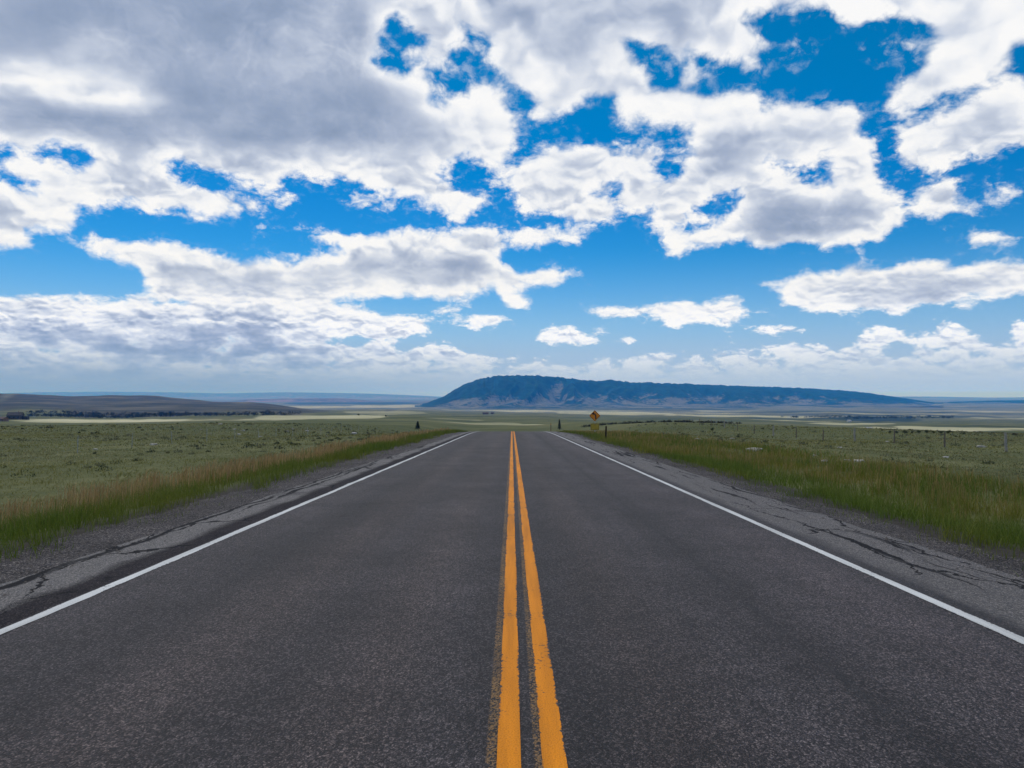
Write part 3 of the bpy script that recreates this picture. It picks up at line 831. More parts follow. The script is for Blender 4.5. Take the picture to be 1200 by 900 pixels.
def build_road():
    rd = strip('road', XL, XR, 0.0, road_material(), 12, 0.06, 71, kind='structure', wob_fine=7.0)
    off = (YL[1] + YL[2]) / 2
    white = paint_material('white_road_paint', (.54, .55, .55), (.10, .10, .105), 0.64, ((WL, .055), (WR, .052)))
    yellow = paint_material('yellow_road_paint', (.64, .215, .002), (.055, .045, .04), 0.645, ((YL[0] - off, YL[1] / 2), (YL[0] + off, YL[1] / 2)))
    strip('edge_line', WL - .055, WL + .055, .004, white, 2, 0.03, 5, rd)
    strip('edge_line', WR - .052, WR + .052, .004, white, 2, 0.010, 6, rd)
    strip('centre_line', YL[0] - off - YL[1] / 2, YL[0] - off + YL[1] / 2, .004, yellow, 2, 0.007, 8, rd)
    strip('centre_line', YL[0] + off - YL[1] / 2, YL[0] + off + YL[1] / 2, .004, yellow, 2, 0.007, 9, rd)
    m, N, b = mat('shoulder_gravel', rough=0.95, spec=0.15)
    P = N.n('ShaderNodeTexCoord').outputs['Object']
    vn = N.n('ShaderNodeTexVoronoi'); N.put(vn.inputs['Vector'], P); vn.inputs['Scale'].default_value = 75.0
    c = N.ramp(N.sep(vn.outputs['Color'])[0], [(0.1, (.016, .0145, .016)), (0.5, (.050, .046, .049)), (0.8, (.095, .087, .089)), (0.97, (.27, .24, .225))])
    n = N.noise(P, 0.8, 5.0, 0.6)
    c = N.vec('SCALE', c, scale=N.ss(n, 0.3, 0.7, 0.65, 1.3, False))
    N.put(b.inputs['Base Color'], c)
    bp = N.n('ShaderNodeBump'); bp.inputs['Strength'].default_value = 1.0; bp.inputs['Distance'].default_value = 0.02
    N.put(bp.inputs['Height'], N.math('SUBTRACT', 1.0, vn.outputs['Distance'])); N.put(b.inputs['Normal'], bp.outputs[0])
    for xa, xb, za, zb, s in ((-6.5, -4.70, -.11, -.035, 1), (4.86, 6.2, -.035, -.11, 2)):
        xs = np.linspace(0, 1, 14)
        V = np.zeros((len(YS), 14, 3))
        for i, t in enumerate(xs):
            V[:, i, 0] = xa + (xb - xa) * t + curve_x(YS); V[:, i, 1] = YS
            V[:, i, 2] = road_z(YS) + za + (zb - za) * t + fbm(V[:, i, 0] / .5, YS / .5, 3, s) * .018
        f = grid_faces(len(YS), 14)
        fast_mesh('gravel_shoulder', V.reshape(-1, 3), f.ravel(), np.full(len(f), 4), m, None, True, 'structure')
    # loose stones
    pm = mottled('loose_stone', (.075, .068, .066), .6, 30.0, .9, .2)
    base = np.array([(1, 0, 0), (0, 1, 0), (-1, 0, 0), (0, -1, 0), (0, 0, .8)])
    tri = np.array([(0, 1, 4), (1, 2, 4), (2, 3, 4), (3, 0, 4)])
    n_ = 9000
    yy = 3.5 + 42 * rng.random(n_) ** 1.7
    side = rng.random(n_) < .55
    xx = np.where(side, -4.75 - 1.5 * rng.random(n_), 4.92 + 1.1 * rng.random(n_))
    stray = rng.random(n_) < .10
    xx = np.where(stray, np.where(side, -4.75 + .5 * rng.random(n_) ** 2, 4.92 - .5 * rng.random(n_) ** 2), xx)
    t = np.where(side, (-4.70 - xx) / 1.8, (xx - 4.86) / 1.34)
    zz = road_z(yy) + np.where(stray, 0.001, -.035 - .075 * np.clip(t, 0, 1))
    sz = rng.gamma(2.0, .0035, n_) + .003
    co = base[None] * sz[:, None, None] * rng.uniform(.6, 1.4, (n_, 1, 3)) * rng.uniform(.7, 1.3, (n_, 5, 1))
    a = rng.random(n_) * 6.28
    cx = co[..., 0] * np.cos(a)[:, None] - co[..., 1] * np.sin(a)[:, None]
    cy = co[..., 0] * np.sin(a)[:, None] + co[..., 1] * np.cos(a)[:, None]
    co = np.stack([cx + xx[:, None], cy + yy[:, None], co[..., 2] + zz[:, None]], -1)
    fc = (tri[None] + 5 * np.arange(n_)[:, None, None]).reshape(-1)
    fast_mesh('gravel', co.reshape(-1, 3), fc, np.full(n_ * 4, 3), pm, None, False, 'stuff')
build_road()

# ------------------------------------------------------------------ grass
def leaf_material(name, transl=0.25):
    m, N, b = mat(name, rough=0.7, spec=0.2)
    c = N.n('ShaderNodeAttribute', attribute_name='tint').outputs['Color']
    N.put(b.inputs['Base Color'], c)
    tr = N.n('ShaderNodeBsdfTranslucent'); N.put(tr.inputs['Color'], c)
    mx = N.n('ShaderNodeMixShader'); mx.inputs[0].default_value = transl
    out = m.node_tree.nodes['Material Output']
    m.node_tree.links.new(b.outputs[0], mx.inputs[1]); m.node_tree.links.new(tr.outputs[0], mx.inputs[2])
    m.node_tree.links.new(mx.outputs[0], out.inputs['Surface'])
    return m

def blades(P, h, w, lean, tint, head=0.0, bend=None):
    """curved blades: two at the foot, two at mid height, one tip.  head>0 widens the mid part (seed heads)"""
    n = len(P)
    a = rng.random(n) * 6.2832; la = rng.random(n) * 6.2832
    if bend is not None:
        la = bend + rng.normal(0, .8, n)
    d = np.stack([np.cos(a), np.sin(a), np.zeros(n)], -1); l = np.stack([np.cos(la), np.sin(la), np.zeros(n)], -1)
    up = np.array([0, 0, 1.0])
    mid_h = np.where(head > 0, .78, .55)
    m0 = P + up * (h * mid_h)[:, None] + l * (h * lean * .35)[:, None]
    tp = P + up * (h * (1 - .25 * lean))[:, None] + l * (h * lean)[:, None]
    wb = np.where(head > 0, .35, 1.0) * w; wm = np.where(head > 0, 1.0 + head, .8) * w
    co = np.stack([P - d * (wb / 2)[:, None], P + d * (wb / 2)[:, None], m0 + d * (wm / 2)[:, None], m0 - d * (wm / 2)[:, None], tp], 1)
    k = 5 * np.arange(n)
    q = np.stack([k, k + 1, k + 2, k + 3, k + 3, k + 2, k + 4], -1)
    tt = np.repeat(tint, 5, 0).reshape(n, 5, 3)
    tt[:, 4] = tt[:, 4] * .66 + np.array([.18, .155, .055]) * .34          # drying tips
    return co.reshape(-1, 3), q.ravel(), np.tile([4, 3], n), tt.reshape(-1, 3)

def join(parts):
    co, lp, sz, ti, o = [], [], [], [], 0
    for c, l, s, t in parts:
        co.append(c); lp.append(l + o); sz.append(s); ti.append(t); o += len(c)
    return np.concatenate(co), np.concatenate(lp), np.concatenate(sz), np.concatenate(ti)

def tint_mix(n, a, b, va=.25):
    t = rng.random((n, 1))
    c = np.array(a) * (1 - t) + np.array(b) * t
    return c * rng.uniform(1 - va, 1 + va, (n, 1))

GREEN = ((.064, .122, .011), (.118, .172, .020))
OLIVE = ((.135, .150, .018), (.245, .215, .034))
TAN_R = ((.22, .150, .045), (.32, .225, .080))
TAN = ((.29, .175, .070), (.45, .30, .135))
SAGE = ((.090, .108, .034), (.165, .172, .062))
DRY = ((.15, .140, .060), (.245, .215, .105))

def scatter(x0, x1, y0, y1, dens):
    n = int(abs(x1 - x0) * (y1 - y0) * dens)
    return rng.uniform(x0, x1, n), rng.uniform(y0, y1, n)

def on_ground(x, y):
    z = terrain(x, y)
    # the gravel sheet's outer lip can lie over the soil next to it
    return np.stack([x, y, z - .01], -1)

LEAF = leaf_material('grass_leaf')
def build_verge(sgn):
    parts = []
    inner = 5.75 if sgn < 0 else 5.55
    outer = 9.6 if sgn < 0 else 14.5
    for y0, y1, dens, wd in ((2, 17, 620, .0065), (17, 30, 330, .010), (30, 55, 150, .017), (55, 100, 60, .032), (100, 160, 22, .06)):
        x, y = scatter(inner - .5, outer + 2.0, y0, y1, dens)
        keep = (x < .84 * y + 6)
        x, y = x[keep], y[keep]
        ed = inner + fbm(y / 1.1, y * 0, 4, 13 + sgn) * .62 + fbm(y / 6, y * 0, 2, 14 + sgn) * .2
        out = outer + fbm(y / 5, y * 0, 3, 15 + sgn) * 1.6
        cl = fbm(x / .5, y / .5, 3, 16)           # clumping
        patchy = fbm(x / 2.2, y / 3.0, 3, 20 + sgn)
        prob = sstep(-.1, .5, x - ed) * (1 - sstep(-2.2, .8, x - out)) * (.18 + .82 * sstep(-.35, .2, cl)) * (.45 + .55 * sstep(-.45, .1, patchy))
        prob = np.maximum(prob, .16 * sstep(.12, .3, cl) * (x > ed - .75) * (x < ed + .1))        # weeds out in the gravel
        k = rng.random(len(x)) < prob
        x, y, ed, out, cl = x[k], y[k], ed[k], out[k], cl[k]
        n = len(x)
        t = (x - ed) / (out - ed)
        P = on_ground(sgn * x, y)
        big = fbm(x / 2.4, y / 3.4, 3, 18 + sgn)
        if sgn < 0:
            tanw = sstep(.34, .62, t + big * .30) * .42
            hh = .27 + .10 * sstep(0, .25, t)
        else:
            tanw = sstep(.08, .3, t + big * .25) * (1 - .55 * sstep(.55, .95, t + big * .3)) * .11
            hh = .22 + .09 * sstep(0, .3, t)
        hh = np.where(x < ed, .12, hh)
        hh = hh * (1 + .65 * cl + .3 * patchy[k] + .35 * fbm(x / 1.3, y / 1.9, 3, 19)) * (1 - .45 * sstep(.75, 1.1, t))
        is_t = rng.random(n) < tanw
        green = tint_mix(n, *GREEN, .3)
        ol = tint_mix(n, *OLIVE, .3)
        mixo = np.clip(sstep(-.35, .45, big) * (.45 if sgn < 0 else .75) + .12, 0, 1)[:, None]
        tint = green * (1 - mixo) + ol * mixo
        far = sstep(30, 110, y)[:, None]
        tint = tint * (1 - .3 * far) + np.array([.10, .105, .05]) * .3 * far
        g = ~is_t
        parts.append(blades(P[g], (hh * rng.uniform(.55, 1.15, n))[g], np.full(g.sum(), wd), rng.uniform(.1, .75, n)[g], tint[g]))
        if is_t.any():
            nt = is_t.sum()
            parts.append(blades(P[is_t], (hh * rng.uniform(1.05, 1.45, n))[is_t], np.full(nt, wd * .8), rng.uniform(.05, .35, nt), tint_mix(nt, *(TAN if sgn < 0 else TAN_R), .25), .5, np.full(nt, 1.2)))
    c, l, s, t = join(parts)
    return fast_mesh('verge_grass', c, l, s, LEAF, {'tint': t}, False, 'stuff')
build_verge(-1)
build_verge(1)

def build_field():
    parts = []
    for y0, y1, dens, wd, hh in ((3, 22, 150, .010, .085), (22, 45, 60, .018, .095), (45, 90, 18, .04, .12), (90, 170, 4.5, .09, .16)):
        xm = .85 * y1 + 7
        x, y = scatter(-xm, xm, y0, y1, dens)
        ax = np.abs(x)
        lim = np.where(x < 0, 8.2, 12.0)
        keep = (ax < (.84 * y + 7) * rng.uniform(.9, 1.12, len(x))) & (rng.random(len(x)) > (y - 125) / 45) & (ax > lim + rng.normal(0, .9, len(x)))
        x, y = x[keep], y[keep]
        cl = fbm(x / .8, y / .8, 3, 22); bg = fbm(x / 11, y / 16, 3, 23)
        k = rng.random(len(x)) < .25 + .75 * sstep(-.25, .3, cl + bg * .5)
        x, y, cl, bg = x[k], y[k], cl[k], bg[k]
        n = len(x)
        dry = (rng.random(n) < .30 + .35 * sstep(-.2, .5, bg))[:, None]
        tint = np.where(dry, tint_mix(n, *DRY, .25), tint_mix(n, *SAGE, .3))
        pt = fbm(x / 7, y / 12, 4, 24, .65)
        tint = tint * (1 + .55 * pt)[:, None]
        gr = sstep(.0, .4, fbm(x / 8, y / 10, 3, 25) + .35 * sstep(26, 12, y))[:, None]
        tint = tint * (1 - .5 * gr) + .5 * gr * tint_mix(n, *OLIVE, .25)
        parts.append(blades(on_ground(x, y), hh * rng.uniform(.5, 1.5, n) * (1 + .4 * cl), np.full(n, wd), rng.uniform(.5, 1.8, n), tint))
    c, l, s, t = join(parts)
    return fast_mesh('field_grass', c, l, s, LEAF, {'tint': t}, False, 'stuff')
build_field()

def build_sage():
    """low grey-green scrub dotted over both fields"""
    parts = []
    for y0, y1, dens, per, lf in ((4, 40, .30, 42, .030), (40, 85, .14, 30, .05), (85, 170, .05, 22, .09)):
        xm = .85 * y1 + 7
        x, y = scatter(-xm, xm, y0, y1, dens)
        ax = np.abs(x); lim = np.where(x < 0, 9.4, 14.0)
        bg = fbm(x / 9, y / 14, 3, 31)
        k = (ax < (.84 * y + 7) * rng.uniform(.9, 1.12, len(x))) & (rng.random(len(x)) > (y - 125) / 45) & (ax > lim) & (rng.random(len(x)) < sstep(-.35, .35, bg))
        x, y = x[k], y[k]
        n = len(x)
        r = rng.uniform(.10, .34, n) * (1 + .3 * (y > 60))
        base = on_ground(x, y)
        th = rng.random((n, per)) * 6.2832; rr = np.sqrt(rng.random((n, per)))
        ph = rng.random((n, per))
        off = np.stack([np.cos(th) * rr * r[:, None], np.sin(th) * rr * r[:, None], ph * r[:, None] * .75 * (1 - .75 * rr ** 2)], -1)
        P = (base[:, None, :] + off).reshape(-1, 3)
        dark = rng.random(n) < .30
        tn = np.where(dark[:, None], tint_mix(n, (.022, .034, .016), (.05, .065, .03), .2), tint_mix(n, (.080, .090, .046), (.15, .15, .096), .2))
        tint = np.repeat(tn, per, 0) * rng.uniform(.7, 1.3, (n * per, 1))
        m_ = n * per
        parts.append(blades(P, np.full(m_, lf * 1.8) * rng.uniform(.6, 1.4, m_), np.full(m_, lf), rng.uniform(.2, 1.0, m_), tint))
    c, l, s, t = join(parts)
    return fast_mesh('sagebrush', c, l, s, LEAF, {'tint': t}, False, 'stuff')
build_sage()

# ------------------------------------------------------------------ shape helpers for the objects
def box(bm, c, s, mi=0):
    v = [bm.verts.new((c[0] + sx * s[0] / 2, c[1] + sy * s[1] / 2, c[2] + sz * s[2] / 2)) for sz in (-1, 1) for sx, sy in ((-1, -1), (1, -1), (1, 1), (-1, 1))]
    for f in ((3, 2, 1, 0), (4, 5, 6, 7), (0, 1, 5, 4), (1, 2, 6, 5), (2, 3, 7, 6), (3, 0, 4, 7)):
        bm.faces.new([v[i] for i in f]).material_index = mi

def tube(bm, pts, rad, n=8):
    pts = [Vector(p) for p in pts]
    rings = []
    for i, p in enumerate(pts):
        d = (pts[min(i + 1, len(pts) - 1)] - pts[max(i - 1, 0)]).normalized()
        a = d.cross(Vector((0, 1, 0)) if abs(d.y) < .9 else Vector((1, 0, 0))).normalized(); b = d.cross(a)
        r = rad[i] if hasattr(rad, '__len__') else rad
        rings.append([bm.verts.new(p + (a * math.cos(t) + b * math.sin(t)) * r) for t in [k * 2 * math.pi / n for k in range(n)]])
    for A, B in zip(rings, rings[1:]):
        for k in range(n):
            bm.faces.new((A[k], A[(k + 1) % n], B[(k + 1) % n], B[k]))
    bm.faces.new(rings[0][::-1]); bm.faces.new(rings[-1])

def plate(bm, outline, y0, y1, hole=None):
    """a flat plate in the x-z plane, from depth y0 (front) to y1; with a hole it becomes a rim"""
    def ring(pts, y):
        return [bm.verts.new((p[0], y, p[1])) for p in pts]
    n = len(outline)
    f, k = ring(outline, y0), ring(outline, y1)
    for i in range(n):
        bm.faces.new((f[i], f[(i + 1) % n], k[(i + 1) % n], k[i]))
    if hole is None:
        bm.faces.new(f); bm.faces.new(k[::-1])
    else:
        hf, hk = ring(hole, y0), ring(hole, y1)
        for i in range(n):
            j = (i + 1) % n
            bm.faces.new((f[i], f[j], hf[j], hf[i])); bm.faces.new((k[j], k[i], hk[i], hk[j]))
            bm.faces.new((hf[j], hf[i], hk[i], hk[j]))

def from_bm(name, bm, m, parent=None, loc=None, smooth=False):
    bmesh.ops.recalc_face_normals(bm, faces=bm.faces)
    me = bpy.data.meshes.new(name)
    bm.to_mesh(me); bm.free()
    for q in (m if isinstance(m, (list, tuple)) else [m]):
        me.materials.append(q)
    if smooth:
        me.polygons.foreach_set('use_smooth', [True] * len(me.polygons))
    o = bpy.data.objects.new(name, me)
    COL.objects.link(o)
    if parent is not None:
        o.parent = parent
    if loc is not None:
        o.location = loc
    return o

def rounded(pts, r, n=5):
    out = []
    k = len(pts)
    for i in range(k):
        p, a, b = Vector(pts[i]), Vector(pts[i - 1]), Vector(pts[(i + 1) % k])
        u, v = (a - p).normalized(), (b - p).normalized()
        for t in range(n + 1):
            s = t / n
            out.append(tuple((p + u * r) * (1 - s) ** 2 + p * 2 * s * (1 - s) + (p + v * r) * s * s))
    return out

M_STEEL = mottled('galvanised_steel', (.33, .34, .33), .25, 12, .5, .5, .6)
M_SIGN = mottled('sign_yellow', (.74, .24, .010), .14, 5, .5, .4)
M_PLAQ = mottled('plaque_yellow', (.42, .30, .035), .25, 7, .55, .35)
M_BLACK = mottled('sign_black', (.012, .012, .012), .3, 8, .5, .4)
M_WOOD = mottled('weathered_wood', (.16, .135, .11), .4, 18, .95, .1)
M_DARKWOOD = mottled('dark_wood', (.030, .024, .020), .4, 18, .95, .1)
M_GREYWOOD = mottled('pale_wood', (.30, .28, .25), .3, 18, .95, .1)
M_ROCK = mottled('pale_rock', (.36, .345, .315), .35, 9, .95, .1)
M_BARK = mottled('tree_bark', (.05, .038, .030), .4, 20, .95, .1)
M_WIRE = mottled('rusty_wire', (.10, .075, .06), .3, 30, .8, .3, .5)

# ------------------------------------------------------------------ warning sign
def build_sign():
    Y = 78.0
    base = at_depth(697, Y)
    top = lambda row: EYE - (row - HORIZON) / FPX * Y - base.z
    cz = top(487.2)
    t = thing('warning_sign', 'yellow diamond curve sign with a smaller plaque below, right of the road crest', 'sign', base)
    bm = bmesh.new(); tube(bm, [(0, .04, -.4), (0, .04, cz + .45)], .04, 8); from_bm('post', bm, M_STEEL, t)
    h = .60
    dia = rounded([(0, h), (h, 0), (0, -h), (-h, 0)], .09)
    bm = bmesh.new(); plate(bm, dia, -.006, .0); 
    for v in bm.verts: v.co.z += cz
    face = from_bm('diamond_panel', bm, M_SIGN, t)
    bm = bmesh.new()
    def sc(k): return [(x * k, z * k) for x, z in dia]
    plate(bm, sc(.94), -.010, -.0065, sc(.865))
    for v in bm.verts: v.co.z += cz
    from_bm('border', bm, M_BLACK, face)
    # black arrow: up from the foot, bending left, head to the upper left
    cen = [Vector((.10, -.36)), Vector((.10, -.12)), Vector((.085, .02)), Vector((.03, .13)), Vector((-.06, .20)), Vector((-.12, .215))]
    L, Rr = [], []
    for i, p in enumerate(cen):
        d = (cen[min(i + 1, len(cen) - 1)] - cen[max(i - 1, 0)]).normalized(); n = Vector((-d.y, d.x))
        L.append(tuple(p + n * .068)); Rr.append(tuple(p - n * .068))
    d = Vector((-1, .12)).normalized(); n = Vector((-d.y, d.x)); e = cen[-1]
    out = L + [tuple(e + n * .17), tuple(e + d * .22), tuple(e - n * .17)] + Rr[::-1]
    bm = bmesh.new(); plate(bm, out, -.010, -.0065)
    for v in bm.verts: v.co.z += cz
    from_bm('arrow', bm, M_BLACK, face)
    pz = (top(496.2) + top(504.0)) / 2; ph = (top(496.2) - top(504.0)) / 2
    sq = rounded([(-.46, ph), (.46, ph), (.46, -ph), (-.46, -ph)], .05)
    bm = bmesh.new(); plate(bm, sq, -.006, .0)
    for v in bm.verts: v.co.z += pz
    pq = from_bm('speed_plaque', bm, M_PLAQ, t)
    bm = bmesh.new()
    plate(bm, [(x * .93, z * .91) for x, z in sq], -.010, -.0065, [(x * .87, z * .83) for x, z in sq])
    for v in bm.verts: v.co.z += pz
    from_bm('border', bm, M_BLACK, pq)
build_sign()

# ------------------------------------------------------------------ posts by the road
def post_mesh(h, r, seed=0, n=9, sink=.3):
    rr = random.Random(seed)
    bm = bmesh.new()
    k = 6
    pts = [(rr.uniform(-.012, .012) * i / k, rr.uniform(-.012, .012), -sink + (h + sink) * i / k) for i in range(k + 1)]
    tube(bm, pts, [r * (1.12 - .14 * i / k) * rr.uniform(.94, 1.06) for i in range(k + 1)], n)
    bm.verts.ensure_lookup_table()
    for v in bm.verts:
        if v.co.z > h - .02: v.co.z += v.co.x * .35
    return bm
p = at_depth(710, 52.0)
tag(from_bm('wooden_post', post_mesh(.95, .055, 3), M_DARKWOOD, None, p), 'dark short wooden post standing in the grass right of the warning sign', 'post')
p = at_depth(645.5, 84.0)
t = thing('marker_post', 'thin brownish marker post on the right verge close to the road crest', 'post', p)
bm = bmesh.new(); box(bm, (0, 0, .42), (.07, .025, 1.25)); from_bm('stake', bm, mottled('stake_brown', (.14, .085, .05), .3, 20), t)
bm = bmesh.new(); box(bm, (0, -.017, .93), (.06, .008, .14)); from_bm('reflector', bm, mottled('reflector_amber', (.40, .17, .03), .2, 20, .4, .5), t)

def build_fence(name_label, X, ys, r, h, post_mat, special=None, wires=3):
    base = Vector((X, ys[0], float(terrain(X, ys[0]))))
    t = thing('wire_fence', name_label, 'fence', base)
    me_ = []
    for v in range(3):
        o = from_bm('post', post_mesh(h, r, 10 + v, 7), post_mat)
        me_.append(o)
    tops = []
    for i, y in enumerate(ys):
        x = X + random.uniform(-.12, .12)
        z = float(terrain(x, y))
        src = me_[i % 3]
        o = src if i < 3 else src.copy()
        if i >= 3: COL.objects.link(o)
        o.parent = t
        o.location = (x - base.x, y - base.y, z - base.z)
        o.rotation_euler = (random.uniform(-.05, .05), random.uniform(-.05, .05), random.uniform(0, 6.2))
        if special and i in special:
            o.data = o.data.copy(); o.data.materials.clear(); o.data.materials.append(M_GREYWOOD)
            o.scale = (1.5, 1.5, 1.1); o['label'] = 'thicker bleached grey post'
        tops.append(Vector((x, y, z)) - base)
    for k in range(wires):
        bm = bmesh.new()
        hz = h * (.35 + .28 * k)
        for a, b in zip(tops, tops[1:]):
            m_ = (a + b) / 2 + Vector((0, 0, -.015))
            tube(bm, [a + Vector((0, 0, hz)), m_ + Vector((0, 0, hz)), b + Vector((0, 0, hz))], .003, 4)
        from_bm('wire', bm, M_WIRE, t)
build_fence('thin wire fence with pale slender posts crossing the field left of the road', -25.0, [42.7 + 6 * i for i in range(14)], .022, 1.0, M_STEEL)
build_fence('wire fence with weathered wooden posts crossing the field right of the road', 36.0, [53.8 + 8 * i for i in range(12)], .06, 1.28, M_WOOD, special=(0,))

# ------------------------------------------------------------------ small trees
def leaf_mat(name, c):
    m, N, b = mat(name, c, .8, .15)
    g = N.n('ShaderNodeTexCoord').outputs['Object']
    N.put(b.inputs['Base Color'], N.vec('SCALE', tuple(c), scale=N.ss(N.noise(g, 9.0, 3.0, .6), .3, .7, .45, 1.6, False)))
    return m
M_NEEDLE = leaf_mat('conifer_needles', (.022, .034, .020))
M_SHRUB = leaf_mat('shrub_leaves', (.030, .048, .022))
M_GROVE = leaf_mat('grove_leaves', (.020, .036, .022))
M_HEDGE = leaf_mat('treeline_leaves', (.014, .018, .014))

def conifer_crown(h, r, seed, per=900):
    rr = np.random.default_rng(seed)
    z = h * (.10 + .90 * rr.random(per) ** 1.25)
    th = rr.random(per) * 6.283
    prof = r * (1 - (z / h) ** 1.15) * (1 + .28 * np.sin(z / h * 26 + th * 2)) * (.55 + .45 * np.sin(th * 3 + seed) ** 2) + .05 * r
    q = prof * np.sqrt(rr.random(per) * .75 + .25)
    P = np.stack([np.cos(th) * q, np.sin(th) * q, z], -1)
    d = np.stack([np.cos(th), np.sin(th), -.35 + .0 * th], -1)
    s = np.stack([-np.sin(th), np.cos(th), np.zeros(per)], -1)
    L = r * rr.uniform(.16, .34, per); W = L * .32
    up = np.array([0, 0, 1.0]) * (L * .18)[:, None]
    co = np.stack([P - s * W[:, None], P + d * L[:, None], P + s * W[:, None], P + up - d * (L * .4)[:, None]], 1).reshape(-1, 3)
    k = 4 * np.arange(per)
    return co, np.stack([k, k + 1, k + 2, k + 3], -1).ravel(), np.full(per, 4)

def crown_obj(name, arr, m, parent):
    co, l, s = arr
    o = fast_mesh(name, co, l, s, m)
    o.parent = parent
    return o

def leaf_cloud(lobes, per, leaf, seed):
    """leaf clumps spread through a few overlapping lobes: (x, y, z, rx, rz)"""
    rr = np.random.default_rng(seed)
    C = []
    for (x, y, z, rx, rz) in lobes:
        v = rr.normal(size=(per, 3)); v /= np.linalg.norm(v, axis=1)[:, None]
        v *= (rr.random(per) ** .45)[:, None]
        v = v * (1 + .25 * np.sin(v[:, :1] * 7 + seed) * np.cos(v[:, 1:2] * 6))
        C.append(np.array([x, y, z]) + v * np.array([rx, rx, rz]))
    P = np.concatenate(C); n = len(P)
    P[:, 2] = np.maximum(P[:, 2], .02)
    a = rr.normal(size=(n, 3)); a /= np.linalg.norm(a, axis=1)[:, None]
    b = np.cross(a, rr.normal(size=(n, 3))); b /= np.linalg.norm(b, axis=1)[:, None]
    L = leaf * rr.uniform(.5, 1.4, n)[:, None]
    co = np.stack([P - a * L, P + b * L * .6, P + a * L, P - b * L * .6], 1).reshape(-1, 3)
    k = 4 * np.arange(n)
    return co, np.stack([k, k + 1, k + 2, k + 3], -1).ravel(), np.full(n, 4)

def tree_on(px, row, hpx, kind, name, label, cat, group=None, wide=.42, m=None, seed=1, dmin=60.0, parts=True):
    g = ground_at(px, row, dmin)
    H = hpx / FPX * g.y
    t = thing(name, label, cat, g, group)
    if kind == 'conifer':
        bm = bmesh.new(); tube(bm, [(0, 0, -.3), (0.02 * H, 0, H * .4), (0, 0, H * .93)], [H * .035, H * .024, H * .006], 7)
        from_bm('trunk', bm, M_BARK, t)
        crown_obj('crown', conifer_crown(H, H * wide, seed), m or M_NEEDLE, t)
    else:
        bm = bmesh.new(); tube(bm, [(0, 0, -.3), (.03 * H, 0, H * .3), (0, .02 * H, H * .6)], [H * .05, H * .035, H * .015], 7)
        for k in range(4):
            a = k * 1.7 + seed
            tube(bm, [(0, 0, H * (.2 + .05 * k)), (math.cos(a) * H * .2, math.sin(a) * H * .2, H * (.5 + .06 * k))], [H * .02, H * .007], 5)
        from_bm('trunk', bm, M_BARK, t)
        rr = random.Random(seed)
        lob = [(rr.uniform(-.5, .5) * wide * H, rr.uniform(-.5, .5) * wide * H, H * rr.uniform(.35, .72), H * wide * rr.uniform(.45, .7), H * rr.uniform(.2, .3)) for _ in range(5)]
        crown_obj('crown', leaf_cloud(lob, 130, H * .055, seed), m or M_SHRUB, t)
    return t
tree_on(489.5, 503.2, 9.6, 'conifer', 'juniper_tree', 'small dark conical juniper alone in the field left of the road', 'tree', None, .44, None, 4)
tree_on(655.6, 503.4, 12.0, 'conifer', 'juniper_tree', 'slim dark juniper beside the road crest, left of the warning sign', 'tree', None, .26, None, 5, dmin=88.0)

# shrubs along the right-hand brow, far trees and shrubs in the left field
g = 'low shrubs in a broken row along the brow of the right field'
for i, px in enumerate((1043, 1051, 1060, 1069, 1077, 1086, 1094, 1102, 1111)):
    tree_on(px, 508.2 + .3 * math.sin(i), 3.6 + (i * 7 % 3) * .7, 'bush', 'shrub', 'low dark shrub in the broken row along the brow of the right field', 'shrub', g, .6, None, 20 + i, 95.0)
tree_on(835, 505.0, 4.6, 'bush', 'shrub', 'lone rounded shrub in the grass between the warning sign and the right wooden fence', 'shrub', None, .45, None, 41)
tree_on(163, 502.2, 3.2, 'bush', 'shrub', 'flat dark shrub near the far edge of the left field', 'shrub', None, 1.0, M_HEDGE, 42)
tree_on(1190, 511.0, 4.0, 'bush', 'shrub', 'wide dark shrub behind the thick pale fence post at the right edge', 'shrub', None, 1.0, M_HEDGE, 43, 70)

def shrub_row(name, pts, h0, h1, m, seed, per=3, leaf=.5):
    rr = random.Random(seed); parts = []; off = 0
    CO, LP, SZ = [], [], []
    for (x, y) in pts:
        z = float(terrain(x, y)) - .3
        H = rr.uniform(h0, h1)
        lob = [(rr.uniform(-.5, .5) * H, rr.uniform(-.5, .5) * H, H * rr.uniform(.25, .65), H * rr.uniform(.35, .6), H * rr.uniform(.25, .36)) for _ in range(per)]
        co, l, s = leaf_cloud(lob, 26, leaf * H * .16, rr.randrange(9999))
        CO.append(co + np.array([x, y, z])); LP.append(l + off); SZ.append(s); off += len(co)
    return fast_mesh(name, np.concatenate(CO), np.concatenate(LP), np.concatenate(SZ), m, None, False, 'stuff')

def line_pts(a, b, n, jit, seed):
    rr = random.Random(seed)
    out = []
    for i in range(n):
        t = (i + rr.uniform(-.4, .4)) / n
        out.append((a[0] + (b[0] - a[0]) * t + rr.uniform(-jit, jit), a[1] + (b[1] - a[1]) * t + rr.uniform(-jit, jit)))
    return out
def at_px(px, D):
    return ((px - 600) / FPX * D, D)
shrub_row('treeline', line_pts(at_px(36, 1180), at_px(262, 1260), 170, 22, 1) + line_pts(at_px(36, 1330), at_px(215, 1400), 80, 22, 2) + line_pts(at_px(262, 1180), at_px(345, 1060), 46, 8, 4), 5.5, 9.5, M_HEDGE, 3)
shrub_row('hedgerow', line_pts(at_px(686, 215), at_px(862, 205), 150, 2.0, 5), .8, 1.35, M_HEDGE, 6)
shrub_row('valley_grove', line_pts(at_px(955, 2350), at_px(1075, 2300), 120, 130, 7) + line_pts(at_px(1075, 2250), at_px(1110, 2200), 14, 60, 8), 7, 12, M_GROVE, 9)

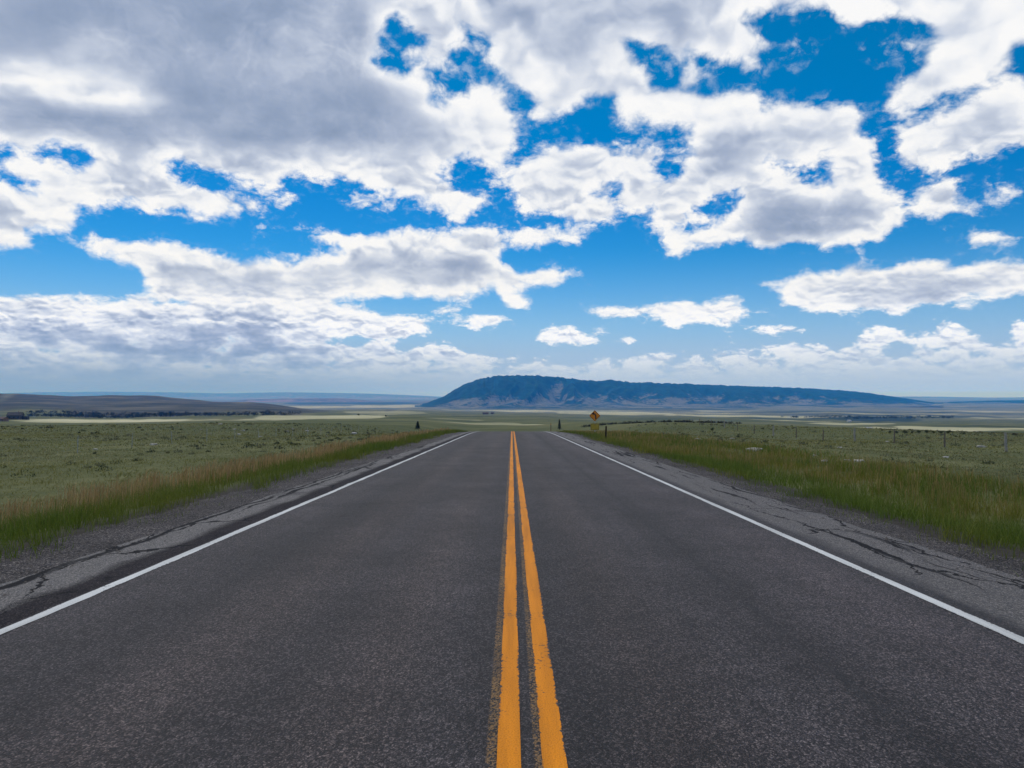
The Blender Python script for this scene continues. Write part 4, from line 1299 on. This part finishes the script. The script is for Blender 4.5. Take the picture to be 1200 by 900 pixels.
for i, (px, row, h, lab) in enumerate(((268, 485.5, 3.6, 'dark tree at the right end of the long tree line, nearest to it'),
        (283, 486.5, 3.0, 'small round tree standing just right of the long dark tree line'),
        (420, 487.2, 2.8, 'tiny dark tree above the pale field strip left of the road'),
        (452, 488.6, 2.6, 'tiny dark tree on the open slope between the pale strip and the juniper'))):
    tree_on(px, row, h, 'bush', 'distant_tree', lab, 'tree', None, .6, M_HEDGE, 60 + i, 400.0)

# ------------------------------------------------------------------ buildings far away
def house(px, row, wpx, hpx, wall_c, roof_c, label, cat='house', name='farmhouse', dmin=250.0, rz=.3, chimney=True, roof_f=.42, depth=.6, nwin=3, ext=False):
    g = ground_at(px, row, dmin)
    W, H = wpx / FPX * g.y, hpx / FPX * g.y
    t = thing(name, label, cat, g, None, rz)
    wm, rm = mottled(name + '_wall', wall_c, .2, .8), mottled(name + '_roof', roof_c, .25, .8)
    gl = mottled(name + '_window', (.03, .035, .045), .2, 3, .25, .5)
    Dp = W * depth; wh = H * (1 - roof_f)
    bm = bmesh.new(); box(bm, (0, 0, wh / 2 - .4), (W, Dp, wh + .8))
    for sx in (-1, 1):       # gable walls
        x = sx * (W / 2 - .08)
        v = [bm.verts.new((x + sx * dx, y, z)) for dx in (-.07, .07) for y, z in ((-Dp / 2 + .02, wh), (Dp / 2 - .02, wh), (0, H - .15))]
        bm.faces.new(v[:3]); bm.faces.new(v[3:][::-1])
        for i in range(3):
            bm.faces.new((v[i], v[(i + 1) % 3], v[3 + (i + 1) % 3], v[3 + i]))
    from_bm('wall', bm, wm, t)
    bm = bmesh.new(); o_ = .35
    for sy in (-1, 1):
        A = [(-W / 2 - o_, sy * (Dp / 2 + o_), wh - .12), (W / 2 + o_, sy * (Dp / 2 + o_), wh - .12), (W / 2 + o_, 0, H), (-W / 2 - o_, 0, H)]
        lo = [bm.verts.new(p) for p in A]; hi = [bm.verts.new((p[0], p[1], p[2] + .18)) for p in A]
        bm.faces.new(lo); bm.faces.new(hi[::-1])
        for i in range(4):
            bm.faces.new((lo[i], lo[(i + 1) % 4], hi[(i + 1) % 4], hi[i]))
    rf = from_bm('roof', bm, rm, t)
    if chimney:
        bm = bmesh.new(); box(bm, (W * .22, .1, H + .25), (.7, .7, 1.5)); from_bm('chimney', bm, mottled(name + '_chimney', (.16, .10, .08), .2, 3), rf)
    for k in range(nwin):
        bm = bmesh.new(); box(bm, ((k - (nwin - 1) / 2) * W / (nwin + .3), -Dp / 2 - .015, wh * .55), (min(1.3, W * .12), .06, min(1.4, wh * .4)))
        from_bm('window', bm, gl, t)
    bm = bmesh.new(); box(bm, (W * .38, -Dp / 2 - .02, min(1.0, wh * .35)), (min(1.1, W * .12), .07, min(2.0, wh * .7))); from_bm('door', bm, mottled(name + '_door', (.10, .07, .05), .2, 3), t)
    if ext:
        bm = bmesh.new(); box(bm, (W * .68, .3, wh * .35 - .4), (W * .42, Dp * .7, wh * .7 + .8)); box(bm, (W * .70, .3, wh * .70 + .12), (W * .45, Dp * .8, .22)); from_bm('side_wing', bm, rm, t)
    return t
house(18, 491.6, 15, 8.4, (.060, .055, .055), (.028, .027, .030), 'dark gabled farmhouse with a low side wing at the left edge below the hill', rz=.25, ext=True)
house(2, 493.6, 12, 5.0, (.20, .13, .105), (.09, .055, .045), 'low reddish brown shed at the left edge in front of the dark farmhouse', 'shed', 'shed', chimney=False, rz=-.2, nwin=2)
house(569, 485.6, 7, 2.6, (.10, .075, .07), (.07, .05, .045), 'long low brown barn on the slope above the road, in front of the mountain foot', 'barn', 'barn', 600, .1, False, .45, .5, 3)
house(577, 485.2, 3.4, 2.2, (.085, .065, .06), (.06, .045, .045), 'small brown barn just right of the long low one', 'barn', 'barn', 600, -.2, False, .45, .7, 2)
house(995, 494.4, 4.0, 2.4, (.62, .60, .56), (.40, .40, .40), 'white farm building among the dark trees of the right valley', 'farm building', 'farmhouse', 900, .2, False, .4, .6, 2)
house(1018, 506.4, 5.2, 2.6, (.42, .40, .36), (.36, .35, .33), 'pale grey barn on the pale strip behind the right fence', 'barn', 'barn', 300, .1, False, .45, .5, 2)

# ------------------------------------------------------------------ rocks in the fields
def rock_mesh(seed):
    rr = random.Random(seed)
    bm = bmesh.new()
    bmesh.ops.create_icosphere(bm, subdivisions=3, radius=1.0)
    o_ = Vector((rr.uniform(0, 50), rr.uniform(0, 50), 0))
    for v in bm.verts:
        n = v.co.normalized()
        k = 1 + .42 * mnoise.noise(n * 1.4 + o_) + .18 * mnoise.noise(n * 3.7 + o_)
        v.co = n * k
        v.co.x *= 1.0; v.co.y *= .75; v.co.z *= .50
        v.co.z = min(v.co.z, .42 + .1 * mnoise.noise(n * 2 + o_))
    return bm
protos = []
rocks = [(415,508.5,7,'L'),(383,511.5,4,'L'),(336,506,4,'L'),(343,503,3,'L'),(275,503.5,4,'L'),(280,509.5,5,'L'),(285,505,4,'L'),(258,497.5,4,'L'),(236,503.5,3,'L'),(180,521.5,8,'L'),(360,505.5,5,'L'),(112,527,6,'L'),(305,512,4,'L'),
         (897,522,7,'R'),(884,528.5,17,'R'),(984,525,6,'R'),(955,534,4,'R'),(1006,541.5,12,'R'),(993,540,7,'R'),(966,541,8,'R'),(818,516,9,'R'),(858,514.5,5,'R'),(779,521,3,'R'),(1150,524.5,9,'R'),(1108,536.5,8,'R'),(1040,518,4,'R')]
own = {(415,508.5): 'largest pale boulder in the left field, right of the other scattered stones', (180,521.5): 'flat pale slab lying alone low in the left field',
       (884,528.5): 'long low pale boulder in the grass of the right field, nearest the warning sign', (897,522): 'bright small boulder just behind the long low one in the right field',
       (1006,541.5): 'wide pale boulder at the edge of the tall grass in the right field', (984,525): 'bright rounded boulder by the first dark fence post on the right'}
cnt = {}
for i, (px, row, w, sd) in enumerate(rocks):
    g = ground_at(px, row, 14.0)
    r = w / FPX * g.y / 2
    k = i % 5
    if len(protos) <= k:
        o = from_bm('rock', rock_mesh(100 + k), M_ROCK, smooth=True)
        protos.append(o)
    else:
        o = protos[k].copy(); COL.objects.link(o)
    o.location = (g.x, g.y, g.z + r * .12)
    o.scale = (r, r, r * random.uniform(.8, 1.15))
    o.rotation_euler = (0, 0, random.uniform(-.5, .5))
    lab = own.get((px, row))
    if lab is None:
        lab = 'small pale stone lying scattered in the left field' if sd == 'L' else 'small pale stone lying scattered in the right field'
    tag(o, lab, 'rock', 'stones scattered in the left field' if sd == 'L' else 'stones scattered in the right field')
